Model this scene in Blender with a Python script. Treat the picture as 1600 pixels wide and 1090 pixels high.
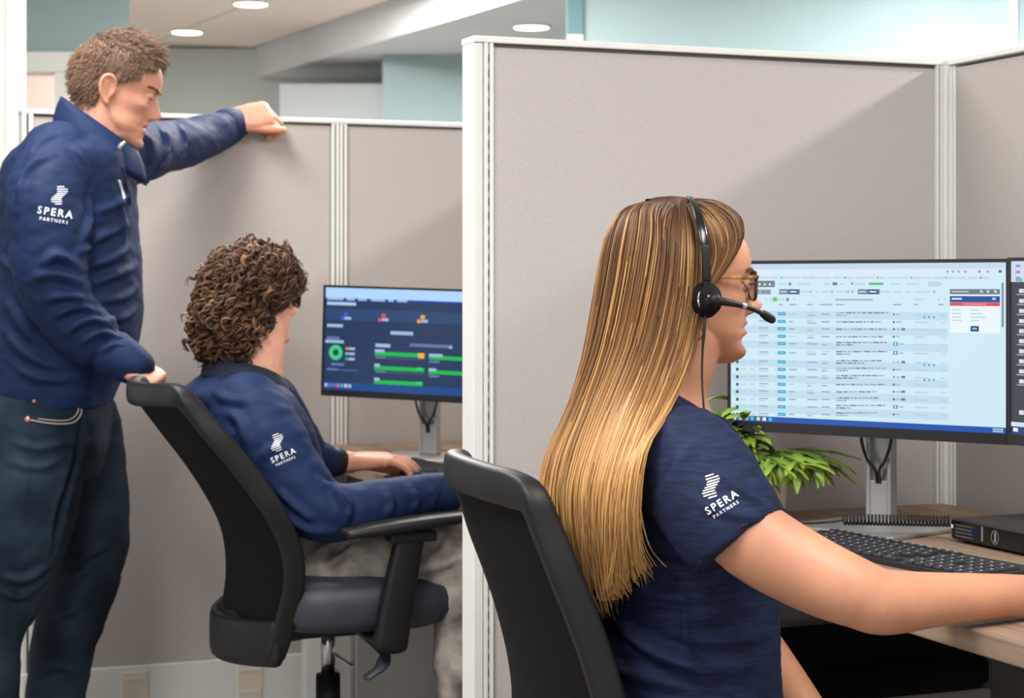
import bpy, bmesh, math, random
import numpy as np
from mathutils import Vector, Matrix, noise

scene = bpy.context.scene
for o in list(bpy.data.objects):
    bpy.data.objects.remove(o, do_unlink=True)
COL = scene.collection
R = math.radians
rng = np.random.default_rng(7)
random.seed(7)

# ------------------------------------------------------------------ camera
F = 2950.0            # focal length in pixels of the 1600 wide photograph
EYE = 1.18            # lens height
HOR = 443.0           # horizon row
cam_d = bpy.data.cameras.new('camera')
cam = bpy.data.objects.new('camera', cam_d)
COL.objects.link(cam)
cam.location = (0, 0, EYE)
cam.rotation_euler = (R(90), 0, 0)
cam_d.sensor_width = 36.0
cam_d.sensor_fit = 'HORIZONTAL'
cam_d.lens = F / 1600 * 36
cam_d.shift_y = -(545 - HOR) / 1600
cam_d.clip_start = 0.05
cam_d.dof.use_dof = True
cam_d.dof.focus_distance = 2.75
cam_d.dof.aperture_fstop = 8.0
scene.camera = cam

# ------------------------------------------------------------------ world, exposure, large lights
world = bpy.data.worlds.new('world')
scene.world = world
world.use_nodes = True
bg = world.node_tree.nodes['Background']
bg.inputs[0].default_value = (0.93, 0.97, 1.0, 1)
bg.inputs[1].default_value = 0.95
scene.view_settings.view_transform = 'Standard'
scene.view_settings.look = 'None'
scene.view_settings.gamma = 1.0
scene.view_settings.use_curve_mapping = False
scene.view_settings.exposure = 0.12


def area(name, loc, size, power, col=(1, .95, .88), target=None, sizey=None):
    d = bpy.data.lights.new(name, 'AREA')
    d.energy = power
    d.color = col
    d.shape = 'RECTANGLE'
    d.size = size
    d.size_y = sizey or size
    o = bpy.data.objects.new(name, d)
    COL.objects.link(o)
    o.location = loc
    if target is not None:
        o.rotation_euler = (Vector(target) - Vector(loc)).to_track_quat('-Z', 'Y').to_euler()
    return o


# unseen area lights added at ceiling height to brighten aisle, desks and background
area('overhead_fill_aisle', (-0.9, 1.3, 2.57), 0.6, 64, (1, .985, .965), sizey=1.2)
area('overhead_fill_desk', (0.9, 1.4, 2.57), 0.6, 50, (1, .985, .965), sizey=1.2)
area('overhead_fill_back', (-1.1, 3.7, 2.57), 0.6, 50, (1, .985, .965), sizey=1.2)
area('ceiling_lamp_side', (2.35, 3.75, 2.40), 0.25, 85, (1, .985, .965), sizey=0.25)
area('overhead_fill_rear', (-0.3, 5.9, 2.40), 0.6, 75, (1, .985, .965), sizey=1.2)
area('overhead_fill_far', (-0.9, 8.2, 2.57), 0.6, 150, (1, .985, .965), sizey=1.2)
area('ceiling_lamp_wall', (1.62, 6.25, 2.40), 0.12, 40, (1, .985, .965), sizey=0.12)


# ------------------------------------------------------------------ helpers
def P(px, py, D):
    return Vector(((px - 800) * D / F, D, EYE + (HOR - py) * D / F))


def mesh_obj(name, verts, faces, mat=None, parent=None, smooth=False):
    me = bpy.data.meshes.new(name)
    me.from_pydata([tuple(v) for v in verts], [], [tuple(f) for f in faces])
    me.update()
    return link(name, me, mat, parent, smooth)


def link(name, me, mat=None, parent=None, smooth=False):
    o = bpy.data.objects.new(name, me)
    COL.objects.link(o)
    if mat is not None:
        mats = mat if isinstance(mat, (list, tuple)) else [mat]
        me.materials.clear()
        for m in mats:
            me.materials.append(m)
    if smooth:
        me.polygons.foreach_set('use_smooth', [True] * len(me.polygons))
    if parent is not None:
        o.parent = parent
    return o


def empty(name, loc=(0, 0, 0), rz=0.0):
    o = bpy.data.objects.new(name, None)
    COL.objects.link(o)
    o.empty_display_size = 0.1
    o.location = loc
    o.rotation_euler = (0, 0, rz)
    return o


def tag(o, label, cat, group=None, kind=None):
    o['label'] = label
    o['category'] = cat
    if group:
        o['group'] = group
    if kind:
        o['kind'] = kind
    return o


def struct(o, label=None):
    o['kind'] = 'structure'
    if label:
        o['label'] = label
    return o


class MB:
    """collects shapes for one mesh"""
    def __init__(self):
        self.v = []
        self.f = []

    def add(self, vf, M=None):
        v, f = vf
        n = len(self.v)
        for p in v:
            p = Vector(p)
            self.v.append(M @ p if M is not None else p)
        for q in f:
            self.f.append(tuple(i + n for i in q))
        return self

    def box(self, lo, hi, M=None, bev=0.0):
        return self.add(box(lo, hi, bev), M)

    def build(self, name, mat, parent=None, smooth=False):
        return mesh_obj(name, self.v, self.f, mat, parent, smooth)


def box(lo, hi, bev=0.0):
    x0, y0, z0 = lo
    x1, y1, z1 = hi
    if bev <= 0:
        v = [(x0, y0, z0), (x1, y0, z0), (x1, y1, z0), (x0, y1, z0), (x0, y0, z1), (x1, y0, z1), (x1, y1, z1), (x0, y1, z1)]
        f = [(0, 3, 2, 1), (4, 5, 6, 7), (0, 1, 5, 4), (1, 2, 6, 5), (2, 3, 7, 6), (3, 0, 4, 7)]
        return v, f
    b = bev
    bm = bmesh.new()
    bmesh.ops.create_cube(bm, size=1.0)
    for w in bm.verts:
        w.co = Vector(((x0 + x1) / 2 + w.co.x * (x1 - x0), (y0 + y1) / 2 + w.co.y * (y1 - y0), (z0 + z1) / 2 + w.co.z * (z1 - z0)))
    bmesh.ops.bevel(bm, geom=list(bm.edges), offset=b, segments=2, affect='EDGES', profile=0.5)
    bm.verts.index_update()
    v = [w.co.copy() for w in bm.verts]
    f = [tuple(w.index for w in fa.verts) for fa in bm.faces]
    bm.free()
    return v, f


def cyl(p0, p1, r0, r1=None, n=20):
    p0 = Vector(p0); p1 = Vector(p1)
    if r1 is None:
        r1 = r0
    t = (p1 - p0).normalized()
    a = t.orthogonal().normalized()
    b = t.cross(a)
    v = []
    for p, r in ((p0, r0), (p1, r1)):
        for i in range(n):
            w = 2 * math.pi * i / n
            v.append(p + a * (r * math.cos(w)) + b * (r * math.sin(w)))
    f = [(i, (i + 1) % n, n + (i + 1) % n, n + i) for i in range(n)]
    f.append(tuple(range(n - 1, -1, -1)))
    f.append(tuple(range(n, 2 * n)))
    return v, f


def loft(rings, closed=True, caps=True):
    n = len(rings[0])
    v = [Vector(p) for r in rings for p in r]
    f = []
    for k in range(len(rings) - 1):
        for i in range(n if closed else n - 1):
            j = (i + 1) % n
            f.append((k * n + i, k * n + j, (k + 1) * n + j, (k + 1) * n + i))
    if caps:
        f.append(tuple(range(n - 1, -1, -1)))
        f.append(tuple((len(rings) - 1) * n + i for i in range(n)))
    return v, f


def catmull(pts, sub):
    pts = [np.array(p, float) for p in pts]
    if len(pts) < 3 or sub < 2:
        return np.array(pts)
    out = []
    for i in range(len(pts) - 1):
        p0 = pts[i - 1] if i > 0 else 2 * pts[0] - pts[1]
        p1, p2 = pts[i], pts[i + 1]
        p3 = pts[i + 2] if i + 2 < len(pts) else 2 * pts[-1] - pts[-2]
        for s in range(sub):
            t = s / sub
            out.append(0.5 * ((2 * p1) + (-p0 + p2) * t + (2 * p0 - 5 * p1 + 4 * p2 - p3) * t * t + (-p0 + 3 * p1 - 3 * p2 + p3) * t ** 3))
    out.append(pts[-1])
    return np.array(out)


def tube(path, rad, n=16, sub=4, up=(0, 0, 1), power=2.0, cap=True):
    """elliptical tube; rad entries r or (side, up)"""
    rr = [(r, r) if not isinstance(r, (tuple, list)) else tuple(r) for r in rad]
    data = [tuple(p) + r for p, r in zip([tuple(Vector(q)) for q in path], rr)]
    d = catmull(data, sub)
    pts = d[:, :3]
    rings = []
    m = len(pts)
    upv = Vector(up)
    prev = None
    for i in range(m):
        t = Vector(pts[min(i + 1, m - 1)] - pts[max(i - 1, 0)]).normalized()
        s = t.cross(upv)
        k_ = min(max((s.length - 0.35) / 0.35, 0.0), 1.0)
        if prev is None:
            s = t.orthogonal() if s.length < 1e-3 else s.normalized()
        else:
            tr_ = (prev - t * prev.dot(t)).normalized()
            if s.length > 1e-6:
                s = s.normalized()
                if s.dot(tr_) < 0:
                    s = -s
                    k_ = 0.0
            s = (tr_ * (1 - k_) + s * k_).normalized()
        prev = s
        u = s.cross(t).normalized()
        a, b = max(d[i, 3], 1e-4), max(d[i, 4], 1e-4)

        def ring(c, k):
            out = []
            for q in range(n):
                w = 2 * math.pi * q / n
                cw, sw = math.cos(w), math.sin(w)
                e = 2.0 / power
                out.append(c + s * (k * a * math.copysign(abs(cw) ** e, cw)) + u * (k * b * math.copysign(abs(sw) ** e, sw)))
            return out
        c = Vector(pts[i])
        if cap and i == 0:
            h = min(a, b)
            for k, q in ((0.35, 0.94), (0.72, 0.69), (0.92, 0.38)):
                rings.append(ring(c - t * (h * q), k))
        rings.append(ring(c, 1.0))
        if cap and i == m - 1:
            h = min(a, b)
            for k, q in ((0.92, 0.38), (0.72, 0.69), (0.35, 0.94)):
                rings.append(ring(c + t * (h * q), k))
    return loft(rings)


def ball(c, rx, ry=None, rz=None, n=16, m=10, M=None):
    ry = ry or rx
    rz = rz or rx
    rings = []
    for j in range(m + 1):
        ph = math.pi * min(max(j / m, 0.01), 0.99) - math.pi / 2
        rings.append([Vector((rx * math.cos(ph) * math.cos(2 * math.pi * i / n), ry * math.cos(ph) * math.sin(2 * math.pi * i / n), rz * math.sin(ph))) for i in range(n)])
    v, f = loft(rings)
    c = Vector(c)
    if M is not None:
        return [c + M @ p for p in v], f
    return [c + p for p in v], f


def torso(rows, yaw, power=2.4, n=40, sub=3):
    """rows of (centre px, row, half width px, D, half depth m) -> loft"""
    d = catmull([(r[0], r[1], r[2], r[3], r[4]) for r in rows], sub)
    ex = Vector((math.cos(yaw), math.sin(yaw), 0))
    ey = Vector((-math.sin(yaw), math.cos(yaw), 0))
    rings = []
    for cx, y, a, D, b in d:
        c = P(cx, y, D)
        A = a * D / F
        rg = []
        for i in range(n):
            w = 2 * math.pi * i / n
            cw, sw = math.cos(w), math.sin(w)
            e = 2.0 / power
            rg.append(c + ex * (A * math.copysign(abs(cw) ** e, cw)) + ey * (b * math.copysign(abs(sw) ** e, sw)))
        rings.append(rg)
    return loft(rings)


def fuse(parts, voxel, smooth=4, factor=0.5):
    mb = MB()
    for p in parts:
        mb.add(p)
    o = mb.build('fuse_tmp', None)
    m = o.modifiers.new('r', 'REMESH')
    m.mode = 'VOXEL'
    m.voxel_size = voxel
    m.adaptivity = 0.0
    if smooth:
        s = o.modifiers.new('s', 'SMOOTH')
        s.factor = factor
        s.iterations = smooth
    bpy.context.view_layer.update()
    dg = bpy.context.evaluated_depsgraph_get()
    me = bpy.data.meshes.new_from_object(o.evaluated_get(dg))
    old = o.data
    bpy.data.objects.remove(o, do_unlink=True)
    bpy.data.meshes.remove(old)
    return me


def me_vf(me):
    v = np.empty(len(me.vertices) * 3, np.float32)
    me.vertices.foreach_get('co', v)
    return v.reshape(-1, 3)


def me_normals(me):
    v = np.empty(len(me.vertices) * 3, np.float32)
    me.vertex_normals.foreach_get('vector', v)
    return v.reshape(-1, 3)


def set_verts(me, v):
    me.vertices.foreach_set('co', np.ascontiguousarray(v, np.float32).ravel())
    me.update()


def merge_meshes(name, mlist, mat_index=None):
    vs, fs, mi = [], [], []
    n = 0
    for k, me in enumerate(mlist):
        v = me_vf(me)
        vs.append(v)
        for p in me.polygons:
            fs.append([i + n for i in p.vertices])
            mi.append(k if mat_index is None else mat_index[k])
        n += len(v)
    out = bpy.data.meshes.new(name)
    out.from_pydata(np.vstack(vs).tolist(), [], fs)
    out.update()
    out.polygons.foreach_set('material_index', mi)
    return out


def project(me, pxs, off=0.0):
    """rays from the lens through photo pixels onto a mesh: points on its surface"""
    o = bpy.data.objects.new('ray_tmp', me)
    COL.objects.link(o)
    bpy.context.view_layer.update()
    out = []
    org = Vector((0, 0, EYE))
    last = None
    for (px, py) in pxs:
        d = (P(px, py, 1.0) - org).normalized()
        ok, loc, nor, idx = o.ray_cast(org, d)
        if ok:
            last = loc - d * off
            out.append(last)
        else:
            out.append(None)
    bpy.data.objects.remove(o, do_unlink=True)
    return out


FOLD = 1.5


def folds(me, lines, grain=0.0015, gscale=14.0, seed=0.0, only=None):
    """cloth folds: each line (list of px points, amplitude, width) becomes a ridge with valleys"""
    v = me_vf(me).astype(np.float64)
    nrm = me_normals(me).astype(np.float64)
    disp = np.zeros(len(v))
    for pts, amp, wid in lines:
        c = catmull([(a, b) for a, b in pts], 6) if len(pts) > 2 else np.array([np.array(pts[0]) * (1 - t) + np.array(pts[1]) * t for t in np.linspace(0, 1, 9)], float)
        hit = [h for h in project(me, [tuple(q) for q in c]) if h is not None]
        run = hit[:1]
        for q in hit[1:]:
            if (q - run[-1]).length > 0.07:
                break
            run.append(q)
        hit = run
        if len(hit) < 2:
            continue
        h = np.array([tuple(q) for q in hit])
        dens = catmull(h, 4) if len(h) > 2 else h
        lo = dens.min(0) - 4 * wid
        hi = dens.max(0) + 4 * wid
        idx = np.where(((v > lo) & (v < hi)).all(1))[0]
        if not len(idx):
            continue
        dd = np.linalg.norm(v[idx][:, None, :] - dens[None], axis=2)
        k = dd.argmin(1)
        dm = dd.min(1)
        tt = k / max(len(dens) - 1, 1)
        taper = np.clip(np.minimum(tt, 1 - tt) * 4, 0.25, 1)
        x = (dm / wid) ** 2
        disp[idx] += FOLD * amp * taper * (1 - 1.3 * x) * np.exp(-x)
    if grain:
        g = np.array([noise.fractal(Vector((p[0] * gscale + seed, p[1] * gscale, p[2] * gscale * 1.6)), 0.8, 2.1, 3) for p in v])
        disp += grain * g
    v += nrm * disp[:, None]
    set_verts(me, v)


# ------------------------------------------------------------------ materials
def srgb(r, g, b):
    def f(c):
        c /= 255.0
        return c / 12.92 if c <= 0.04045 else ((c + 0.055) / 1.055) ** 2.4
    return (f(r), f(g), f(b), 1.0)


def mat(name, col, rough=0.6, metal=0.0, var=0.0, vscale=8.0, col2=None, bump=0.0, bscale=200.0, stretch=(1, 1, 1), spec=0.5, sss=0.0, coat=0.0):
    m = bpy.data.materials.new(name)
    m.use_nodes = True
    nt = m.node_tree
    b = nt.nodes['Principled BSDF']
    b.inputs['Base Color'].default_value = col
    b.inputs['Roughness'].default_value = rough
    b.inputs['Metallic'].default_value = metal
    b.inputs['Specular IOR Level'].default_value = spec
    if sss:
        b.inputs['Subsurface Weight'].default_value = sss
        b.inputs['Subsurface Radius'].default_value = (0.012, 0.005, 0.003)
        b.inputs['Subsurface Scale'].default_value = 0.6
    if coat:
        b.inputs['Coat Weight'].default_value = coat
    if var or bump or col2:
        tc = nt.nodes.new('ShaderNodeTexCoord')
        mp = nt.nodes.new('ShaderNodeMapping')
        mp.inputs['Scale'].default_value = stretch
        nt.links.new(tc.outputs['Object'], mp.inputs['Vector'])
    if var or col2:
        nz = nt.nodes.new('ShaderNodeTexNoise')
        nz.inputs['Scale'].default_value = vscale
        nz.inputs['Detail'].default_value = 5
        nt.links.new(mp.outputs[0], nz.inputs['Vector'])
        rp = nt.nodes.new('ShaderNodeValToRGB')
        c2 = col2 or tuple([min(1, c * (1 + var)) for c in col[:3]] + [1])
        c1 = col if col2 else tuple([c * (1 - var) for c in col[:3]] + [1])
        rp.color_ramp.elements[0].position = 0.36
        rp.color_ramp.elements[1].position = 0.64
        rp.color_ramp.elements[0].color = c1
        rp.color_ramp.elements[1].color = c2
        nt.links.new(nz.outputs['Fac'], rp.inputs[0])
        nt.links.new(rp.outputs[0], b.inputs['Base Color'])
    if bump:
        nb = nt.nodes.new('ShaderNodeTexNoise')
        nb.inputs['Scale'].default_value = bscale
        nb.inputs['Detail'].default_value = 3
        nt.links.new(mp.outputs[0], nb.inputs['Vector'])
        bp = nt.nodes.new('ShaderNodeBump')
        bp.inputs['Strength'].default_value = bump
        bp.inputs['Distance'].default_value = 0.002
        nt.links.new(nb.outputs['Fac'], bp.inputs['Height'])
        nt.links.new(bp.outputs[0], b.inputs['Normal'])
    return m


def attr_mat(name, rough=0.5, emit=0.0, spec=0.5, aniso=0.0):
    m = bpy.data.materials.new(name)
    m.use_nodes = True
    nt = m.node_tree
    b = nt.nodes['Principled BSDF']
    a = nt.nodes.new('ShaderNodeAttribute')
    a.attribute_name = 'Col'
    b.inputs['Roughness'].default_value = rough
    b.inputs['Specular IOR Level'].default_value = spec
    if emit:
        b.inputs['Base Color'].default_value = (0.01, 0.01, 0.01, 1)
        nt.links.new(a.outputs['Color'], b.inputs['Emission Color'])
        b.inputs['Emission Strength'].default_value = emit
    else:
        nt.links.new(a.outputs['Color'], b.inputs['Base Color'])
    return m


def set_col(me, cols):
    a = me.color_attributes.new('Col', 'FLOAT_COLOR', 'POINT')
    c = np.ones((len(me.vertices), 4), np.float32)
    c[:, :3] = np.array(cols)[:, :3]
    a.data.foreach_set('color', c.ravel())


M = {}
M['fabric'] = mat('panel_fabric', srgb(188, 181, 178), 0.95, var=0.05, vscale=300, bump=0.25, bscale=900, spec=0.15)
M['fabric2'] = mat('panel_fabric_taupe', srgb(184, 177, 172), 0.95, var=0.05, vscale=300, bump=0.25, bscale=900, spec=0.15)
M['frame'] = mat('panel_frame', srgb(226, 226, 220), 0.45, var=0.015, vscale=20)
M['slot'] = mat('slot_dark', srgb(120, 118, 112), 0.6, var=0.05)
M['gap'] = mat('shadow_gap', srgb(90, 86, 80), 0.8, var=0.05)
M['carpet'] = mat('carpet', srgb(150, 142, 136), 0.95, var=0.3, vscale=120, bump=0.6, bscale=400)
M['ceil_tile'] = mat('ceiling_tile', srgb(236, 226, 218), 0.9, var=0.03, vscale=60, bump=0.3, bscale=120)
M['ceil_grid'] = mat('ceiling_grid', srgb(205, 198, 190), 0.6, var=0.02)
M['soffit'] = mat('soffit_paint', srgb(214, 218, 220), 0.8, var=0.02, vscale=3)
M['wall_white'] = mat('wall_grey_paint', srgb(198, 206, 204), 0.85, var=0.02, vscale=3)
M['teal'] = mat('wall_teal_paint', srgb(150, 170, 172), 0.85, var=0.03, vscale=3)
M['trim'] = mat('trim_white', srgb(222, 222, 216), 0.5, var=0.02)
M['beige'] = mat('beige_room', srgb(226, 204, 188), 0.8, var=0.04, vscale=2)
M['black'] = mat('chair_plastic', srgb(19, 19, 20), 0.5, var=0.06, vscale=40, bump=0.12, bscale=500, spec=0.35)
M['meshb'] = mat('chair_mesh', srgb(13, 12, 12), 0.85, var=0.15, vscale=600, bump=0.5, bscale=1200, spec=0.2)
M['seat'] = mat('seat_vinyl', srgb(50, 54, 63), 0.5, var=0.06, vscale=30, bump=0.15, bscale=300)
M['chrome'] = mat('chrome', srgb(190, 190, 192), 0.18, metal=1.0, var=0.02)
M['silver'] = mat('stand_silver', srgb(176, 176, 174), 0.35, metal=0.6, var=0.03)
M['bezel'] = mat('monitor_bezel', srgb(32, 32, 34), 0.4, var=0.05)
M['cable'] = mat('cable_black', srgb(22, 22, 23), 0.45, var=0.05)
M['pcb'] = mat('pc_case', srgb(40, 38, 38), 0.5, var=0.08, vscale=60, bump=0.1, bscale=400)
M['key'] = mat('key_black', srgb(34, 34, 37), 0.45, var=0.08)
M['keyprint'] = mat('key_print', srgb(215, 215, 215), 0.5, var=0.01)
M['cushion'] = mat('cushion_black', srgb(16, 15, 15), 0.85, var=0.1, vscale=80, bump=0.2, bscale=300, spec=0.2)
M['pedestal'] = mat('pedestal_grey', srgb(150, 148, 142), 0.6, var=0.03)
M['leaf'] = mat('leaf_green', srgb(74, 118, 34), 0.45, col2=srgb(156, 186, 72), vscale=22)
M['pot'] = mat('pot_cream', srgb(222, 206, 188), 0.6, var=0.04, bump=0.1, bscale=60)
M['soil'] = mat('soil', srgb(60, 46, 36), 0.95, var=0.3, vscale=80, bump=0.6, bscale=120)
M['white_print'] = mat('logo_print', srgb(232, 236, 242), 0.7, var=0.01)
M['skin_w'] = mat('skin_light_tan', srgb(192, 136, 107), 0.5, var=0.10, vscale=11, bump=0.08, bscale=220, sss=0.12, spec=0.35)
M['skin_m'] = mat('skin_pink', srgb(208, 148, 122), 0.5, var=0.06, vscale=30, bump=0.08, bscale=220, sss=0.12, spec=0.35)
M['skin_s'] = mat('skin_pale', srgb(210, 154, 130), 0.5, var=0.05, vscale=30, bump=0.08, bscale=220, sss=0.12, spec=0.35)
M['lip'] = mat('lip', srgb(176, 104, 96), 0.4, var=0.05)
M['eye'] = mat('eye_white', srgb(186, 176, 168), 0.2, var=0.01)
M['iris'] = mat('eye_iris', srgb(58, 44, 34), 0.15, var=0.1)
M['lash'] = mat('eyelash_dark', srgb(46, 32, 26), 0.7, var=0.1)
M['brow'] = mat('brow_hair', srgb(110, 76, 52), 0.7, var=0.2, vscale=100)
M['navy_knit'] = mat('navy_jersey', srgb(15, 35, 72), 0.72, var=0.10, vscale=14, bump=0.2, bscale=700, spec=0.25)
M['navy_in'] = mat('navy_dark_lining', srgb(14, 22, 44), 0.8, var=0.1, vscale=30)
M['navy_polo'] = mat('navy_heather', srgb(17, 30, 60), 0.8, var=0.36, vscale=26, stretch=(1.2, 1.2, 9), bump=0.25, bscale=160, spec=0.3)
M['jean'] = mat('denim', srgb(18, 31, 44), 0.85, col2=srgb(40, 56, 70), vscale=7, bump=0.5, bscale=700, spec=0.2)
M['stitch'] = mat('stitch_light', srgb(168, 160, 146), 0.8, var=0.05)
M['rivet'] = mat('copper_rivet', srgb(214, 150, 120), 0.35, metal=0.7, var=0.05)
M['camo'] = mat('grey_camo', srgb(104, 96, 91), 0.9, col2=srgb(192, 182, 172), vscale=13, bump=0.3, bscale=500, spec=0.2)
M['black_cloth'] = mat('black_trousers', srgb(20, 20, 22), 0.9, var=0.1, vscale=30, bump=0.3, bscale=400)
M['shoe'] = mat('black_shoe', srgb(20, 19, 19), 0.5, var=0.1)
M['lens'] = None
M['tort'] = mat('tortoiseshell', srgb(190, 140, 84), 0.25, col2=srgb(96, 54, 34), vscale=60)
M['blackgloss'] = mat('black_gloss', srgb(18, 18, 20), 0.22, var=0.05)
M['gold'] = mat('gold', srgb(180, 140, 90), 0.25, metal=1.0, var=0.02)
M['hair'] = attr_mat('hair_strands', 0.5, spec=0.35)
M['screen'] = attr_mat('screen_pixels', 0.25, emit=0.93, spec=0.3)


def wood_mat():
    m = bpy.data.materials.new('wood_laminate')
    m.use_nodes = True
    nt = m.node_tree
    b = nt.nodes['Principled BSDF']
    b.inputs['Roughness'].default_value = 0.6
    b.inputs['Specular IOR Level'].default_value = 0.3
    tc = nt.nodes.new('ShaderNodeTexCoord')
    mp = nt.nodes.new('ShaderNodeMapping')
    mp.inputs['Scale'].default_value = (22, 1.4, 22)
    nz = nt.nodes.new('ShaderNodeTexNoise')
    nz.inputs['Scale'].default_value = 2.2
    nz.inputs['Detail'].default_value = 8
    nz.inputs['Distortion'].default_value = 0.6
    rp = nt.nodes.new('ShaderNodeValToRGB')
    e = rp.color_ramp.elements
    e[0].position = 0.3
    e[0].color = srgb(118, 97, 80)
    e[1].position = 0.72
    e[1].color = srgb(168, 145, 124)
    nt.links.new(tc.outputs['Object'], mp.inputs['Vector'])
    nt.links.new(mp.outputs[0], nz.inputs['Vector'])
    nt.links.new(nz.outputs['Fac'], rp.inputs[0])
    nt.links.new(rp.outputs[0], b.inputs['Base Color'])
    return m


M['wood'] = wood_mat()


def glass_mat():
    m = bpy.data.materials.new('spectacle_glass')
    m.use_nodes = True
    nt = m.node_tree
    b = nt.nodes['Principled BSDF']
    b.inputs['Base Color'].default_value = (0.95, 0.97, 1, 1)
    b.inputs['Roughness'].default_value = 0.02
    b.inputs['Transmission Weight'].default_value = 1.0
    b.inputs['IOR'].default_value = 1.05
    nz = nt.nodes.new('ShaderNodeTexNoise')
    nz.inputs['Scale'].default_value = 30
    mr = nt.nodes.new('ShaderNodeMapRange')
    mr.inputs['To Min'].default_value = 0.01
    mr.inputs['To Max'].default_value = 0.04
    nt.links.new(nz.outputs['Fac'], mr.inputs['Value'])
    nt.links.new(mr.outputs[0], b.inputs['Roughness'])
    return m


M['lens'] = glass_mat()


def emit_mat(name, col, s):
    m = bpy.data.materials.new(name)
    m.use_nodes = True
    b = m.node_tree.nodes['Principled BSDF']
    b.inputs['Base Color'].default_value = (0.8, 0.8, 0.8, 1)
    b.inputs['Emission Color'].default_value = col
    b.inputs['Emission Strength'].default_value = s
    return m


M['lamp'] = emit_mat('downlight_led', srgb(255, 236, 206), 7.0)

# ------------------------------------------------------------------ the room
CEIL = 2.60
LOW = 2.42
WALL_D = 11.4


def wallbox(name, lo, hi, m, label=None):
    return struct(MB().box(lo, hi).build(name, m), label)


fl = MB().box((-7, -2.5, -0.05), (8, 12.0, 0.0)).build('floor', M['carpet'])
struct(fl)

# soffit line on plan: from the far wall towards the viewer
SA = Vector((-1.546, 11.4))
SB = Vector((0.028, 8.26))
sd = (SB - SA)
SC = SA + sd * ((11.4 + 2.5) / 3.14)


def prism(poly, z0, z1):
    n = len(poly)
    v = [(p[0], p[1], z0) for p in poly] + [(p[0], p[1], z1) for p in poly]
    f = [tuple(range(n - 1, -1, -1)), tuple(range(n, 2 * n))]
    f += [(i, (i + 1) % n, n + (i + 1) % n, n + i) for i in range(n)]
    return v, f


ceil = MB().add(prism([(-7, -2.5), (SC.x, SC.y), (SA.x, SA.y), (SA.x, 12), (-7, 12)], CEIL + 0.012, CEIL + 0.1)).build('ceiling', M['ceil_grid'])
struct(ceil)
low = MB().add(prism([(SC.x, SC.y), (8, -2.5), (8, 12), (SA.x, 12), (SA.x, SA.y)], LOW, CEIL + 0.1)).build('ceiling_soffit', M['soffit'])
struct(low, 'pale grey dropped soffit running across the ceiling')
# ceiling tiles, each its own piece, in the part of the ceiling that can be seen
tile_me = None
a = 0.30
tdir = sd.normalized()
tperp = Vector((-tdir.y, tdir.x))
if tperp.x > 0:
    tperp = -tperp
tv, tf = box((-0.293, -0.293, 0), (0.293, 0.293, 0.012), 0.004)
ang = math.atan2(tdir.y, tdir.x)
ti = 0
for i in range(0, 5):
    for j in range(0, 7):
        c = SA + tdir * (0.32 + 0.6 * j) + tperp * (0.33 + 0.6 * i)
        if c.y > 11.2 or c.x < -4.2:
            continue
        if tile_me is None:
            o = mesh_obj('ceiling_tile', tv, tf, M['ceil_tile'], ceil)
            tile_me = o.data
        else:
            o = bpy.data.objects.new('ceiling_tile', tile_me)
            COL.objects.link(o)
            o.parent = ceil
        o.location = (c.x, c.y, CEIL)
        o.rotation_euler = (0, 0, ang)

wallbox('wall_far', (-7, WALL_D, 0), (8, WALL_D + 0.15, CEIL), M['wall_white'])
# teal end wall and light pillar to the right of the soffit
wallbox('wall_teal', (-0.70, 10.2, 0), (3.0, 10.35, LOW), M['teal'], 'dull teal painted wall under the soffit')
wallbox('wall_pillar', (-1.28, 10.4, 0), (-0.70, 10.9, 2.28), mat('stub_wall_paint', srgb(180, 187, 188), 0.85, var=0.02, vscale=3), 'pale grey stub wall under the soffit')
wallbox('wall_right', (0.262, 7.0, 0), (4.5, 7.12, LOW), M['teal'], 'teal wall washed by light behind the tall cubicle panel')
wallbox('trim_1', (0.205, 6.98, 2.10), (0.262, 7.14, LOW), mat('teal_shade_tone', srgb(96, 130, 134), 0.8, var=0.03), 'boxed end of the teal wall, its shade put in as darker teal')  # shade on the wall end is put into the colour as darker teal
wallbox('trim_2', (0.205, 6.98, 0), (0.262, 7.14, 2.10), M['trim'])
wallbox('trim_3', (1.835, 6.94, 0), (1.857, 7.0, LOW), M['trim'])
wallbox('wall_side_right', (1.857, 6.95, 0), (3.4, 7.0, 2.06), M['wall_white'])

# near wall on the left: teal above, white window head, a window into a warm-lit room
WD = 7.2
struct(MB().add(prism([(-7, WD), (-1.458, WD), (-1.56, WD + 0.12), (-7, WD + 0.12)], 2.06, CEIL)).build('wall_left', M['teal']))
wallbox('wall_left_pier', (-1.66, WD + 0.002, 0), (-1.475, WD + 0.06, 2.06), M['trim'])
win = empty('window_1', (-2.2, WD, 1.0))
struct(win, 'interior window with a white frame looking into a warm beige room')
MB().box((-1.4, -0.03, 0.985), (0.6, 0.12, 1.06)).build('window_head', M['trim'], win)
MB().box((-1.4, -0.02, -1.0), (0.6, 0.1, -0.06)).build('window_apron', M['trim'], win)
MB().box((0.46, -0.02, -0.06), (0.50, 0.08, 0.985)).build('mullion', M['trim'], win)
MB().box((-1.4, 0.04, -0.06), (0.6, 0.046, 0.985)).build('pane', M['lens'], win)
wallbox('wall_beige', (-5.5, WD + 1.2, 0), (-1.93, WD + 1.3, CEIL), M['beige'], 'warm beige wall of the room behind the window')
area('lamp_beige_room', (-2.6, WD + 0.6, 2.3), 0.3, 1.3, (1, .85, .7))

colm = MB().box((-1.385, 5.16, 0), (-1.335, 5.19, CEIL), bev=0.004)
colm.box((-1.46, 5.18, 0), (-1.39, 5.20, CEIL), bev=0.003)
struct(colm.build('trim_column', M['frame']), 'white vertical post rising behind the standing man')


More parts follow.
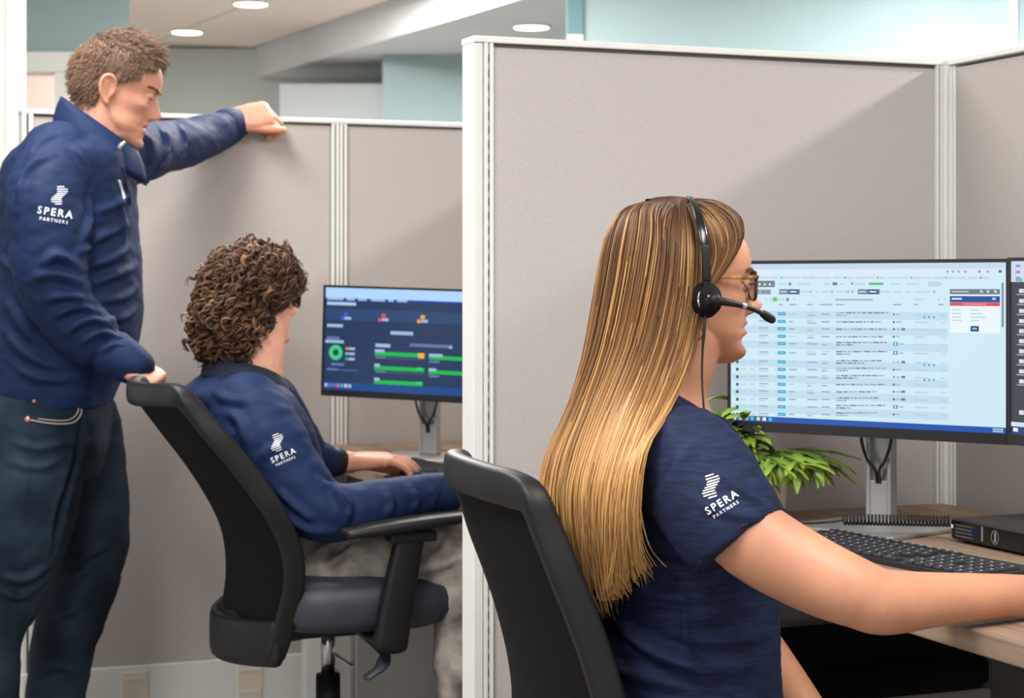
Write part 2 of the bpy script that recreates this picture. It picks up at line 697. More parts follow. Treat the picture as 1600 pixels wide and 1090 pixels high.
def downlight(px, py, z, label, power):
    D = (z - EYE) * F / (HOR - py)
    c = P(px, py, D)
    r = empty('downlight', (c.x, c.y, z))
    tag(r, label, 'downlight', 'recessed ceiling downlights')
    rings = []
    for rad, zz in ((0.098, 0.0), (0.098, -0.006), (0.088, -0.010), (0.080, -0.002), (0.080, 0.0)):
        rings.append([Vector((rad * math.cos(2 * math.pi * i / 32), rad * math.sin(2 * math.pi * i / 32), zz)) for i in range(32)])
    mb = MB().add(loft(rings))
    mb.build('trim_ring', M['trim'], r, True)
    MB().add(cyl((0, 0, -0.0085), (0, 0, -0.004), 0.082, n=32)).build('lens_disc', M['lamp'], r)
    d = bpy.data.lights.new('downlight_beam', 'SPOT')
    d.energy = power
    d.color = (1, .9, .76)
    d.spot_size = R(120)
    d.spot_blend = 0.8
    d.shadow_soft_size = 0.08
    o = bpy.data.objects.new('downlight_beam', d)
    COL.objects.link(o)
    o.parent = r
    o.location = (0, 0, -0.03)
    return r


downlight(292, 49, CEIL, 'lit round downlight in the tiled ceiling right above the standing man\'s head', 95)
downlight(392, 5, CEIL, 'lit round downlight at the top edge, higher one in the tiled ceiling', 95)
downlight(830, 41, LOW, 'lit round downlight in the grey soffit above the tall panel corner', 30)

# ------------------------------------------------------------------ cubicle panels
PA = R(21.47)
U = Vector((math.cos(PA), math.sin(PA), 0))
N = Vector((math.sin(PA), -math.cos(PA), 0))
C0 = Vector((0.855, 3.709, 0))        # inner corner of the near cubicle
B0 = Vector((-0.462, 5.05, 0))        # post in the far panel run
H = 1.62
T = 0.06


def stile(root, x0, x1, y0=0.0, y1=T, h=H - 0.012, name='stile', slots=False, face=-1):
    """vertical aluminium stile with a slotted groove on its front"""
    w = x1 - x0
    mb = MB()
    g0, g1 = x0 + w * 0.40, x0 + w * 0.62
    mb.box((x0, y0 - 0.003, 0.03), (g0, y1 + 0.003, h), bev=0.0012)
    mb.box((g1, y0 - 0.003, 0.03), (x1, y1 + 0.003, h), bev=0.0012)
    mb.box((g0 - 0.001, y0 + 0.004, 0.03), (g1 + 0.001, y1 - 0.004, h))
    s = mb.build(name, M['frame'], root)
    if slots:
        sb = MB()
        z = 0.10
        while z < h - 0.03:
            sb.box((g0 + 0.0005, y0 + 0.0022, z), (g1 - 0.0005, y0 + 0.0045, z + 0.014))
            z += 0.0254
        sb.build('slot_row', M['slot'], s)
    else:
        MB().box((g0 + 0.0004, y0 + 0.0030, 0.035), (g1 - 0.0004, y0 + 0.0046, h - 0.004)).build('groove', M['gap'], s)
    return s


def cap(root, x0, x1, y0=-0.004, y1=T + 0.004):
    MB().box((x0, y0, H - 0.012), (x1, y1, H), bev=0.002).build('top_cap', M['frame'], root)
    MB().box((x0 + 0.01, y0 + 0.0085, H - 0.018), (x1 - 0.01, y1 - 0.0085, H - 0.012)).build('cap_gap', M['gap'], root)


# tall panel between the two desks
p1 = empty('partition_panel', C0, PA)
tag(p1, 'tall taupe fabric panel with white slotted end post, behind the seated woman', 'partition')
L1 = 0.992
MB().box((-L1 + 0.036, 0.006, 0.20), (-0.026, T - 0.006, H - 0.017), bev=0.003).build('fabric_panel', M['fabric'], p1)
cap(p1, -L1, -0.0)
MB().box((-L1, 0.0, 0.03), (-L1 + 0.0185, T, H - 0.012), bev=0.0025).build('end_post', M['frame'], p1)
stile(p1, -L1 + 0.0195, -L1 + 0.037, slots=True)
stile(p1, -0.026, -0.012)
MB().box((-L1, -0.004, 0.03), (0, T + 0.004, 0.20), bev=0.004).build('base_raceway', M['frame'], p1)

# panel at right angles on the right
p2 = empty('partition_panel', C0, PA)
tag(p2, 'taupe fabric side panel meeting the tall panel at the right corner', 'partition')
MB().box((0.006, -2.2, 0.20), (T - 0.006, -0.018, H - 0.017), bev=0.003).build('fabric_panel', M['fabric2'], p2)
MB().box((-0.004, -2.2, H - 0.012), (T + 0.004, -0.002, H), bev=0.002).build('top_cap', M['frame'], p2)
mb = MB()
mb.box((-0.011, -0.004, 0.03), (-0.002, T, H - 0.012), bev=0.0015)
mb.box((0.000, -0.012, 0.03), (T, -0.001, H - 0.012), bev=0.0015)
mb.box((0.003, -0.020, 0.03), (T - 0.003, -0.013, H - 0.012), bev=0.0015)
mb.build('corner_post', M['frame'], p2)
MB().box((-0.004, -2.2, 0.03), (T + 0.004, -0.02, 0.20), bev=0.004).build('base_raceway', M['frame'], p2)

# far run of panels
p3 = empty('partition_panel', B0, PA)
tag(p3, 'taupe fabric panel in the back behind the standing man, under his fist', 'partition')
MB().box((-0.80, 0.006, 0.20), (-0.022, T - 0.006, H - 0.017), bev=0.003).build('fabric_panel', M['fabric2'], p3)
cap(p3, -0.83, 0.0)
stile(p3, -0.828, -0.800)
stile(p3, -0.021, -0.001)
rc = MB().box((-0.83, -0.005, 0.055), (0.0, T + 0.005, 0.20), bev=0.004).build('base_raceway', M['frame'], p3)
for xo in (-0.546, -0.245):
    pl = MB().box((xo - 0.034, -0.010, 0.075), (xo + 0.034, -0.004, 0.185), bev=0.003).build('outlet_cover', mat('outlet_ivory', srgb(224, 212, 192), 0.5, var=0.02), rc)
    MB().box((xo - 0.028, -0.012, 0.165), (xo + 0.028, -0.0095, 0.172)).box((xo - 0.028, -0.012, 0.108), (xo + 0.028, -0.0095, 0.116)).build('outlet_rib', M['trim'], rc)
p4 = empty('partition_panel', B0, PA)
tag(p4, 'taupe fabric panel in the back behind the dark dashboard monitor', 'partition')
MB().box((0.022, 0.006, 0.20), (1.0, T - 0.006, H - 0.017), bev=0.003).build('fabric_panel', M['fabric2'], p4)
cap(p4, 0.0005, 1.0)
stile(p4, 0.002, 0.021)
MB().box((0.0005, -0.005, 0.055), (1.0, T + 0.005, 0.20), bev=0.004).build('base_raceway', M['frame'], p4)
p5 = empty('partition_panel', B0, PA)
tag(p5, 'taupe side panel hidden behind the tall panel, closing the back cubicle', 'partition')
MB().box((0.74, -1.66, 0.20), (0.79, -0.01, H - 0.017), bev=0.003).build('fabric_panel', M['fabric2'], p5)
MB().box((0.736, -1.66, H - 0.012), (0.794, -0.006, H), bev=0.002).build('top_cap', M['frame'], p5)


# ------------------------------------------------------------------ desks
def desk(base, x0, x1, y0, y1, label, z=0.75, leg=True):
    d = empty('desk', base, PA)
    tag(d, label, 'desk')
    MB().box((x0, y0, z - 0.03), (x1, y1, z), bev=0.003).build('desk_top', M['wood'], d)
    for (lx, ly) in ((x0 + 0.035, y1 - 0.06), (x1 - 0.08, y1 - 0.06), (x0 + 0.035, y0 + 0.08), (x1 - 0.08, y0 + 0.08)):
        MB().box((lx - 0.022, ly - 0.022, 0.012), (lx + 0.022, ly + 0.022, z - 0.03), bev=0.003).add(cyl((lx, ly, 0), (lx, ly, 0.014), 0.018)).build('leg', M['frame'], d)
    return d


desk(C0, -0.76, -0.012, -1.9, -0.006, 'wood-grain desk in front of the woman, holding keyboard, monitors and plant')
desk(B0, -0.13, 0.73, -1.655, -0.007, 'wood-grain desk in the back cubicle under the dashboard monitor')


def pedestal(base, x0, x1, y0, y1, z1, label, cushion=None):
    d = empty('pedestal_cabinet', base, PA)
    tag(d, label, 'pedestal')
    MB().box((x0, y0, 0.05), (x1, y1, z1), bev=0.004).build('body', M['pedestal'], d)
    n = 3
    h = (z1 - 0.07) / n
    for i in range(n):
        dr = MB().box((x0 - 0.014, y0 + 0.006, 0.055 + i * h + 0.004), (x0, y1 - 0.006, 0.055 + (i + 1) * h - 0.004), bev=0.003).build('drawer', M['pedestal'], d)
        ym = (y0 + y1) / 2
        MB().box((x0 - 0.026, ym - 0.06, 0.055 + (i + 0.8) * h), (x0 - 0.014, ym + 0.06, 0.055 + (i + 0.8) * h + 0.01), bev=0.002).build('handle', M['silver'], dr)
    for (cx, cy) in ((x0 + .05, y0 + .05), (x1 - .05, y0 + .05), (x0 + .05, y1 - .05), (x1 - .05, y1 - .05)):
        MB().add(cyl((cx - .01, cy, .024), (cx + .01, cy, .024), .024)).box((cx - .012, cy - .012, .03), (cx + .012, cy + .012, .052)).build('caster', M['black'], d)
    return d


pedestal(C0, -0.575, -0.195, -0.416, -0.06, 0.485, 'grey drawer pedestal under the desk, beneath the black cushion')
mb = MB()
rings = []
for ins, zz in ((0.012, 0.485), (0.0, 0.497), (0.0, 0.528), (0.008, 0.540), (0.03, 0.546)):
    rg = []
    for i in range(48):
        w = 2 * math.pi * i / 48
        e = 2 / 9.0
        rg.append(Vector((-0.385 + (0.20 - ins) * math.copysign(abs(math.cos(w)) ** e, math.cos(w)), -0.238 + (0.19 - ins) * math.copysign(abs(math.sin(w)) ** e, math.sin(w)), zz)))
    rings.append(rg)
mb.add(loft(rings))
cu = mb.build('seat_cushion', M['cushion'], None, True)
cu.location = C0
cu.rotation_euler = (0, 0, PA)
tag(cu, 'flat black cushion on top of the grey pedestal under the desk', 'cushion')
pedestal(B0, -0.06, 0.34, -0.352, -0.03, 0.60, 'grey drawer pedestal under the back desk beside the chair lever')


# ------------------------------------------------------------------ monitors
def screen_mesh(w, h, rects, base):
    """flat picture: quads, each with its colour, layered by a fraction of a millimetre"""
    v, f, c = [], [], []

    def quad(x0, y0, x1, y1, z, col):
        n = len(v)
        v.extend([((x0 - 0.5) * w, -z, (0.5 - y1) * h), ((x1 - 0.5) * w, -z, (0.5 - y1) * h), ((x1 - 0.5) * w, -z, (0.5 - y0) * h), ((x0 - 0.5) * w, -z, (0.5 - y0) * h)])
        f.append((n, n + 1, n + 2, n + 3))
        c.extend([col] * 4)
    quad(0, 0, 1, 1, 0, base)
    for k, r in enumerate(rects):
        if r[0] == 'ring':
            _, cx, cy, r0, r1, col = r
            m = 28
            n = len(v)
            for i in range(m):
                w_ = 2 * math.pi * i / m
                for rr in (r0, r1):
                    v.append(((cx - 0.5) * w + rr * w * math.cos(w_), -0.0006, (0.5 - cy) * h + rr * w * math.sin(w_)))
                    c.append(col)
            for i in range(m):
                j = (i + 1) % m
                f.append((n + 2 * i, n + 2 * i + 1, n + 2 * j + 1, n + 2 * j))
            continue
        x0, y0, x1, y1, col = r[:5]
        lay = r[5] if len(r) > 5 else 1
        x0, x1 = max(0, x0), min(1, x1)
        y0, y1 = max(0, y0), min(1, y1)
        if x1 > x0 and y1 > y0:
            quad(x0, y0, x1, y1, 0.0002 * lay, col)
    me = bpy.data.meshes.new('screen')
    me.from_pydata(v, [], f)
    me.update()
    set_col(me, c)
    return me


def monitor(name, centre, yaw, roll, w, h, label, rects, base, base_xy, base_yaw, desk_z=0.75, cable=True, chin=0.018):
    r = empty(name, (centre[0], centre[1], desk_z), 0)
    tag(r, label, 'monitor')
    Mx = Matrix.Translation(Vector(centre) - Vector((centre[0], centre[1], desk_z))) @ Matrix.Rotation(yaw, 4, 'Z') @ Matrix.Rotation(roll, 4, 'Y')
    bz = MB()
    b = 0.006
    # housing: shallow box with proud bezel strips
    bz.box((-w / 2, 0.001, -h / 2), (w / 2, 0.022, h / 2), Mx, bev=0.003)
    bz.box((-w / 2 + 0.06, 0.02, -h / 2 + 0.05), (w / 2 - 0.06, 0.045, h / 2 - 0.06), Mx, bev=0.01)
    bz.build('housing', M['bezel'], r)
    fr = MB()
    fr.box((-w / 2, -0.003, h / 2 - b), (w / 2, 0.002, h / 2), Mx)
    fr.box((-w / 2, -0.003, -h / 2), (w / 2, 0.002, -h / 2 + chin), Mx)
    fr.box((-w / 2, -0.003, -h / 2 + chin), (-w / 2 + b, 0.002, h / 2 - b), Mx)
    fr.box((w / 2 - b, -0.003, -h / 2 + chin), (w / 2, 0.002, h / 2 - b), Mx)
    fr.build('bezel', M['bezel'], r)
    sw, sh = w - 2 * b, h - b - chin
    me = screen_mesh(sw, sh, rects, base)
    sc = link('screen', me, M['screen'], r)
    sc.matrix_local = Mx @ Matrix.Translation((0, -0.0005, (chin - b) / 2))
    # stand
    bx = Vector((base_xy[0] - centre[0], base_xy[1] - centre[1], 0))
    S = Matrix.Translation(bx) @ Matrix.Rotation(base_yaw, 4, 'Z')
    MB().box((-0.115, -0.10, 0.0), (0.115, 0.10, 0.008), S, bev=0.003).build('stand_base', M['silver'], r)
    top = centre[2] - desk_z + 0.02
    nk = MB()
    S2 = Matrix.Translation(bx) @ Matrix.Rotation(yaw, 4, 'Z')
    nk.box((-0.024, 0.03, 0.008), (0.024, 0.045, top), S2, bev=0.003)
    nk.box((-0.024, 0.018, 0.008), (-0.016, 0.032, top), S2, bev=0.002)
    nk.box((0.016, 0.018, 0.008), (0.024, 0.032, top), S2, bev=0.002)
    nk.box((-0.017, 0.020, 0.008), (0.017, 0.031, 0.085), S2, bev=0.002)
    neck = nk.build('stand_neck', M['silver'], r)
    MB().box((-0.03, 0.0, top - 0.05), (0.03, 0.04, top + 0.03), Matrix.Translation((bx + Vector((0, 0, 0)))) @ Matrix.Rotation(yaw, 4, 'Z'), bev=0.004).build('hinge_block', M['bezel'], r)
    if cable:
        zb = centre[2] - desk_z - h / 2
        for sx in (-1, 1):
            pts = [S2 @ Vector((sx * 0.030, 0.012, zb + 0.03)), S2 @ Vector((sx * 0.028, 0.010, zb - 0.012)), S2 @ Vector((sx * 0.017, 0.010, zb - 0.045)), S2 @ Vector((sx * 0.004, 0.014, zb - 0.062)), S2 @ Vector((sx * 0.003, 0.02, zb - 0.085))]
            MB().add(tube(pts, [0.0028] * 5, n=8)).build('cable', M['cable'], r, True)
    return r


def ui_front():
    Rr = []
    sc_x0, sc_x1 = 60.0, 1517.0

    def uv(x, y):
        u = (x - sc_x0) / (sc_x1 - sc_x0)
        yt = 74 - 12 * u
        yb = 906 + 78 * u
        return u, (y - yt) / (yb - yt)

    def rc(x0, y0, x1, y1, col, lay=1):
        a_, b_ = uv(x0, y0)
        u1, _ = uv(x1, y1)
        _, v1 = uv(x0, y1)
        Rr.append((a_, b_, u1, v1, col, lay))
    g = srgb(150, 170, 184)
    dk = srgb(112, 126, 144)
    lt = srgb(184, 206, 218)
    blue = srgb(46, 160, 208)
    navy = srgb(22, 70, 140)
    white = srgb(232, 244, 250)
    # tab strip and bookmarks
    Rr.append((0, 0, 1, 0.035, srgb(196, 216, 236), 1))
    Rr.append((0, 0.035, 1, 0.075, srgb(214, 230, 244), 1))
    for i in range(22):
        x = 180 + i * 58
        rc(x, 142, x + 34 + (i * 7) % 12, 149, lt, 2)
        rc(x - 9, 140, x - 2, 149, [dk, navy, g, blue][i % 4] if i % 3 == 0 else lt, 2)
    for x, c_ in ((1228, g), (1255, g), (1283, g), (1316, g), (1386, dk), (1426, g), (1488, srgb(210, 90, 90))):
        rc(x - 5, 106, x + 6, 118, c_, 2)
    rc(1480, 104, 1494, 118, navy, 2)
    # toolbar 1
    rc(60, 162, 312, 196, srgb(118, 126, 132), 2)
    for x in (226, 255, 284):
        rc(x - 5, 176, x + 5, 186, white, 3)
    for x0, x1 in ((330, 380), (440, 510), (582, 620), (670, 690), (752, 808), (936, 986), (1016, 1084), (1128, 1200)):
        rc(x0, 176, x1, 183, lt, 2)
    rc(390, 171, 403, 187, dk, 2); rc(630, 170, 656, 186, dk, 2); rc(732, 170, 740, 184, dk, 2)
    rc(824, 172, 900, 184, srgb(76, 190, 110), 2)
    rc(1128, 166, 1196, 173, lt, 2); rc(1134, 184, 1190, 191, lt, 2)
    # toolbar 2
    rc(60, 208, 290, 234, srgb(148, 160, 168), 2)
    for x in (248, 274):
        rc(x - 6, 216, x + 6, 228, dk, 3)
    for x0 in (336, 766):
        rc(x0, 207, x0 + 116, 234, srgb(110, 124, 134), 2)
        rc(x0 + 56, 209, x0 + 106, 232, navy, 3)
        rc(x0 + 6, 216, x0 + 44, 225, lt, 3)
        rc(x0 + 62, 217, x0 + 98, 224, white, 4)
    for x0, x1 in ((462, 500), (538, 560), (574, 615), (648, 706), (880, 940), (955, 996), (1012, 1040), (1060, 1140)):
        rc(x0, 217, x1, 224, lt, 2)
    for x in (510, 628, 714, 738, 1162):
        rc(x - 5, 214, x + 5, 226, g, 2)
    # toolbar 3
    for x in (264, 290, 336, 358, 420):
        rc(x - 5, 256, x + 5, 268, lt, 2)
    rc(300, 250, 324, 272, srgb(104, 196, 70), 2)
    rc(376, 254, 390, 270, dk, 2)
    rc(646, 259, 846, 267, g, 2); rc(1056, 258, 1110, 265, lt, 2)
    for x in (1184, 1214):
        rc(x - 5, 256, x + 5, 267, lt, 2)
    for x0, x1 in ((220, 244), (334, 356), (392, 432), (492, 522), (564, 628), (648, 692), (950, 992), (1060, 1080), (1182, 1208)):
        rc(x0, 286, x1, 293, g, 2)
    # ticket rows
    ys = [339, 380, 419, 459, 498, 547, 596, 636, 676, 716, 755, 796, 836, 876]
    rr = random.Random(5)
    flags = ['r', 'd', 'dg', 'd', 'b', 'b', 'og', 'd', 'rg', 'd', 'dg', 'dg', 'b', 'd']
    for k, y in enumerate(ys):
        y2 = y + 0
        if k % 2 == 0:
            rc(70, y - 19, 1232, y + 20, srgb(190, 220, 236), 1)
        rc(328, y - 9, 372, y + 8, blue, 3)
        rc(336, y - 3, 364, y + 2, srgb(140, 206, 232), 4)
        rc(312, y - 4, 322, y + 4, lt, 2)
        rc(392, y - 3, 392 + rr.randint(22, 44), y + 4, g if k % 3 else lt, 2)
        for cx, w_ in ((492, 56), (570, 46)):
            if rr.random() < 0.5:
                rc(cx, y - 8, cx + w_ * rr.uniform(.6, 1), y - 2, lt, 2)
                rc(cx, y + 5, cx + w_ * rr.uniform(.4, .9), y + 11, g, 2)
            else:
                rc(cx, y - 2, cx + w_, y + 5, g, 2)
        if rr.random() < 0.35:
            rc(494, y - 8, 500, y - 1, srgb(232, 176, 60), 3)
        # description text, one or two lines of little words
        two = k in (0, 4, 5, 6, 7, 8, 11, 12, 13)
        for ln in range(2 if two else 1):
            x = 650
            end = rr.randint(860, 930) if not (two and ln == 1) else rr.randint(690, 800)
            yy = y + (-6 if two else 2) + ln * 13
            while x < end:
                w_ = rr.randint(10, 38)
                rc(x, yy - 3, min(x + w_, end), yy + 4, dk if rr.random() < .55 else g, 2)
                x += w_ + 5
        fl_ = flags[k]
        if fl_[0] == 'b':
            rc(952, y - 8, 976, y + 12, srgb(40, 150, 210), 3)
            rc(960, y - 4, 968, y + 8, white, 4)
            rc(984, y, 1004, y + 6, g, 2)
        else:
            rc(951, y - 2, 960, y + 8, {'r': srgb(190, 60, 80), 'd': srgb(40, 60, 60), 'o': srgb(230, 160, 60)}[fl_[0]], 3)
            rc(968, y, 968 + rr.randint(16, 26), y + 6, g, 2)
            if 'g' in fl_:
                rc(994, y - 4, 1014, y + 9, srgb(110, 124, 134), 3)
        rc(1062, y + 2, 1062 + rr.randint(50, 80), y + 9, lt, 2)
        if k in (0, 6, 8):
            for x in (1112, 1136, 1160):
                rc(x - 5, y + 12, x + 5, y + 24, srgb(80, 166, 206), 3)
        rc(1196, y + 5, 1220, y + 11, lt, 2)
        if k >= 6:
            rc(90, y - 10, 106, y + 6, srgb(60, 74, 170) if k == 9 else srgb(24, 110, 60), 3)
            rc(116, y - 6, 150, y + 1, lt, 2)
            rc(166, y - 6, 200, y + 1, lt, 2)
        rc(222, y - 8, 274, y - 2, g, 2)
        rc(222, y + 4, 256 + (k * 9) % 24, y + 10, lt, 2)
    # side card
    rc(1240, 206, 1486, 234, srgb(108, 122, 132), 2)
    rc(1250, 216, 1334, 223, lt, 3)
    for x in (1396, 1428, 1464):
        rc(x - 7, 212, x + 7, 226, lt, 3)
    rc(1240, 236, 1486, 440, white, 2)
    rc(1240, 243, 1486, 277, srgb(30, 80, 150), 3)
    rc(1250, 254, 1300, 262, white, 4); rc(1450, 252, 1466, 264, lt, 4)
    rc(1240, 278, 1486, 296, srgb(222, 70, 84), 3)
    rc(1306, 284, 1420, 290, srgb(240, 150, 150), 4)
    for i, y in enumerate((318, 337, 356, 374)):
        rc(1252, y - 3, 1294 + (i * 5) % 10, y + 3, lt, 3)
        rc(1342, y - 2, 1384 + (i * 17) % 50, y + 4, lt, 3)
    rc(1343, 404, 1384, 434, srgb(24, 70, 130), 3)
    rc(1352, 415, 1374, 422, lt, 4)
    rc(1494, 172, 1504, 410, srgb(120, 140, 160), 2)
    # taskbar
    Rr.append((0, 0.965, 1, 1.0, srgb(28, 84, 176), 2))
    for i, c_ in enumerate((white, lt, lt, srgb(60, 200, 210), srgb(240, 216, 110), white, srgb(80, 190, 220))):
        x = 0.008 + i * 0.0235
        Rr.append((x, 0.971, x + 0.013, 0.993, c_, 3))
    Rr.append((0.955, 0.972, 0.99, 0.980, lt, 3))
    Rr.append((0.955, 0.985, 0.99, 0.993, lt, 3))
    return Rr


def ui_right():
    Rr = [(0, 0, 1, 0.12, srgb(206, 214, 240), 1), (0, 0.12, 0.09, 0.93, srgb(58, 62, 74), 1)]
    for i in range(10):
        y = 0.16 + i * 0.058
        Rr.append((0.035, y, 0.055, y + 0.022, srgb(220, 224, 230), 2))
        Rr.append((0.025, y + 0.028, 0.066, y + 0.036, srgb(150, 156, 168), 2))
    Rr.append((0.035, 0.86, 0.055, 0.885, srgb(220, 224, 230), 2))
    for i in range(3):
        for j in range(12):
            Rr.append((0.02 + j * 0.05, 0.02 + i * 0.035, 0.04 + j * 0.05, 0.035 + i * 0.035, srgb(140, 150, 190), 2))
    Rr.append((0.02, 0.10, 0.05, 0.118, srgb(110, 190, 150), 2))
    Rr.append((0, 0.955, 1, 1, srgb(40, 60, 110), 2))
    Rr.append((0.01, 0.963, 0.03, 0.985, srgb(235, 240, 250), 3))
    for j in range(14):
        Rr.append((0.14, 0.2 + j * 0.05, 0.5 + (j % 3) * 0.1, 0.215 + j * 0.05, srgb(150, 164, 190), 2))
    return Rr


def ui_back():
    Rr = []

    def rc(x0, y0, x1, y1, col, lay=2):
        # author frame: zoomed photo crop; left edge x 88..62 , top 58, bottom 700; width continues behind the panel
        W = 1060.0
        Rr.append(((x0 - 88) / W, (y0 - 58) / 645, (x1 - 88) / W, (y1 - 58) / 645, col, lay))
    pale = srgb(160, 186, 220)
    dim = srgb(96, 120, 164)
    rc(88, 58, 1200, 122, srgb(176, 214, 250), 1)
    rc(88, 122, 1200, 138, srgb(24, 58, 150), 1)
    rc(88, 190, 1200, 262, srgb(42, 70, 112), 1)
    rc(88, 655, 1200, 703, srgb(22, 72, 138), 1)
    for x0, x1 in ((98, 205), (226, 280), (300, 356), (384, 475), (496, 532), (552, 618)):
        rc(x0, 122, x1, 136, pale)
    rc(98, 148, 288, 168, srgb(178, 202, 232))
    for x, c_ in ((225, srgb(50, 96, 210)), (468, srgb(226, 74, 84)), (718, srgb(236, 164, 74))):
        rc(x - 14, 212, x + 14, 236, c_, 3)
        rc(x - 34, 240, x - 12, 262, c_, 3)
        rc(x - 10, 240, x + 34, 258, pale, 3)
    rc(102, 288, 206, 308, pale); rc(516, 318, 660, 340, pale)
    rc(102, 368, 186, 388, dim); rc(92, 390, 214, 408, pale)
    Rr.append(('ring', (163 - 88) / 1060, (468 - 58) / 645, 0.018, 0.042, srgb(60, 206, 136)))
    for y, c_ in ((440, srgb(240, 150, 70)), (472, pale), (505, srgb(40, 200, 90))):
        rc(228, y - 8, 244, y + 8, c_, 3); rc(248, y - 8, 288, y + 8, pale)
    rc(134, 534, 220, 550, dim); rc(108, 568, 176, 582, dim); rc(176, 572, 312, 582, srgb(70, 92, 136))
    rc(420, 400, 516, 422, pale); rc(640, 390, 910, 410, dim); rc(888, 396, 908, 412, pale)
    gr = srgb(20, 184, 76)
    for i, y in enumerate((462, 552, 640)):
        rc(418, y - 12, 736 if i < 2 else 728, y + 13, gr)
        rc(418, y - 26, 480 if i == 0 else 452, y - 8, pale, 3)
        rc(690, y - 14, 726, y, srgb(60, 206, 110), 3)
        if i < 2:
            rc(424, y + 18, 490, y + 30, dim); rc(490, y + 20, 730, y + 30, srgb(60, 82, 126))
            rc(764, y - 2, 1060, y + 22, gr)
            rc(764, y - 14, 850 if i == 0 else 812, y + 4, pale, 3)
            rc(766, y + 28, 832, y + 42, dim)
    rc(696, 448, 734, 480, srgb(246, 178, 48), 4)
    for i, c_ in enumerate((pale, dim, dim, srgb(190, 110, 170), srgb(40, 170, 220), srgb(190, 200, 200), pale)):
        rc(72 + 22 + i * 26, 664, 92 + 22 + i * 26, 686, c_, 3)
    return Rr


monitor('monitor', (0.603, 3.25, 1.0685), R(-36.6), 0, 0.53, 0.305,
        'wide black monitor showing a pale blue ticket list beside the woman\'s face', ui_front(), srgb(206, 232, 244), (0.632, 3.30), R(-48))
monitor('monitor', (0.944, 2.855, 1.070), R(-60), 0, 0.53, 0.305,
        'monitor cut off by the right picture edge with a dark sidebar', ui_right(), srgb(210, 226, 240), (1.00, 2.88), R(-60))
monitor('monitor', (-0.255, 4.56, 1.035), R(-22), R(1.6), 0.455, 0.272,
        'black monitor with a dark blue dashboard of green bars at the back desk', ui_back(), srgb(36, 56, 92), (-0.215, 4.645), R(-22), chin=0.016)


# ------------------------------------------------------------------ keyboards
def keyboard(origin, yaw, label, keys=True):
    """origin: back-left corner on the desk; x runs along the keyboard, y towards the back"""
    k = empty('keyboard', origin, yaw)
    tag(k, label, 'keyboard')
    Lk, Wk = 0.445, 0.138
    rings = []
    MB().add(([(0, 0, 0.012), (Lk, 0, 0.012), (Lk, -Wk, 0.007), (0, -Wk, 0.007), (0, 0, 0), (Lk, 0, 0), (Lk, -Wk, 0), (0, -Wk, 0)],
              [(0, 3, 2, 1), (4, 5, 6, 7), (0, 1, 5, 4), (1, 2, 6, 5), (2, 3, 7, 6), (3, 0, 4, 7)])).build('tray', M['key'], k)
    cache = {}
    k.scale = (1.1, 0.96, 1.0)
    lay = []
    u_ = 0.01905
    x0 = 0.006
    # rows from the back: function row, then five rows
    y = -0.010
    for i in range(16):
        lay.append((x0 + i * u_ * 0.93 + (i // 4) * 0.004, y, 0.0155, 0.0125))
    for row, (off, cnt) in enumerate(((0.0, 14), (0.010, 13), (0.014, 12), (0.022, 11))):
        yy = -0.032 - row * 0.0205
        if off:
            lay.append((x0, yy, off + 0.0150, 0.0165))
        for i in range(cnt):
            lay.append((x0 + off + (u_ if off else 0) + i * u_ - (0 if off else 0), yy, 0.0158, 0.0165))
    for x, w in ((0, .022), (.026, .018), (.048, .018), (.070, .105), (.179, .018), (.201, .018), (.223, .018), (.245, .030)):
        lay.append((x0 + x, -0.032 - 4 * 0.0205, w, 0.0165))
    for row in range(5):
        for i in range(7):
            if i == 3 and row == 2:
                continue
            lay.append((0.300 + i * 0.0198, -0.032 - row * 0.0205, 0.0158, 0.0165))
    prm = bpy.data.meshes.new('legend')
    prm.from_pydata([(0.003, -0.0035, 0), (0.007, -0.0035, 0), (0.007, -0.0075, 0), (0.003, -0.0075, 0)], [], [(0, 3, 2, 1)])
    prm.materials.append(M['keyprint'])
    for (x, yy, w, h) in lay:
        if x + w > Lk:
            continue
        kk = (round(w, 4), round(h, 4))
        if kk not in cache:
            v, f = loft([[(0, -h, 0), (w, -h, 0), (w, 0, 0), (0, 0, 0)], [(0.0008, -h + 0.0008, 0.003), (w - 0.0008, -h + 0.0008, 0.003), (w - 0.0008, -0.0008, 0.003), (0.0008, -0.0008, 0.003)],
                         [(0.0022, -h + 0.0022, 0.0042), (w - 0.0022, -h + 0.0022, 0.0042), (w - 0.0022, -0.0022, 0.0042), (0.0022, -0.0022, 0.0042)]])
            me = bpy.data.meshes.new('key')
            me.from_pydata([tuple(p) for p in v], [], f)
            me.materials.append(M['key'])
            cache[kk] = me
        o = bpy.data.objects.new('key', cache[kk])
        COL.objects.link(o)
        o.parent = k
        zt = 0.012 - 0.005 * (-yy / Wk)
        o.location = (x, yy, zt)
        if keys:
            q = bpy.data.objects.new('legend', prm)
            COL.objects.link(q)
            q.parent = o
            q.location = (0, 0, 0.0043)
    return k


keyboard((0.552, 3.205, 0.7505), R(-62.5), 'black keyboard with white key legends beside the woman\'s forearm')
keyboard((-0.225, 4.515, 0.7505), R(-66), 'black keyboard under the seated man\'s hand', keys=False)

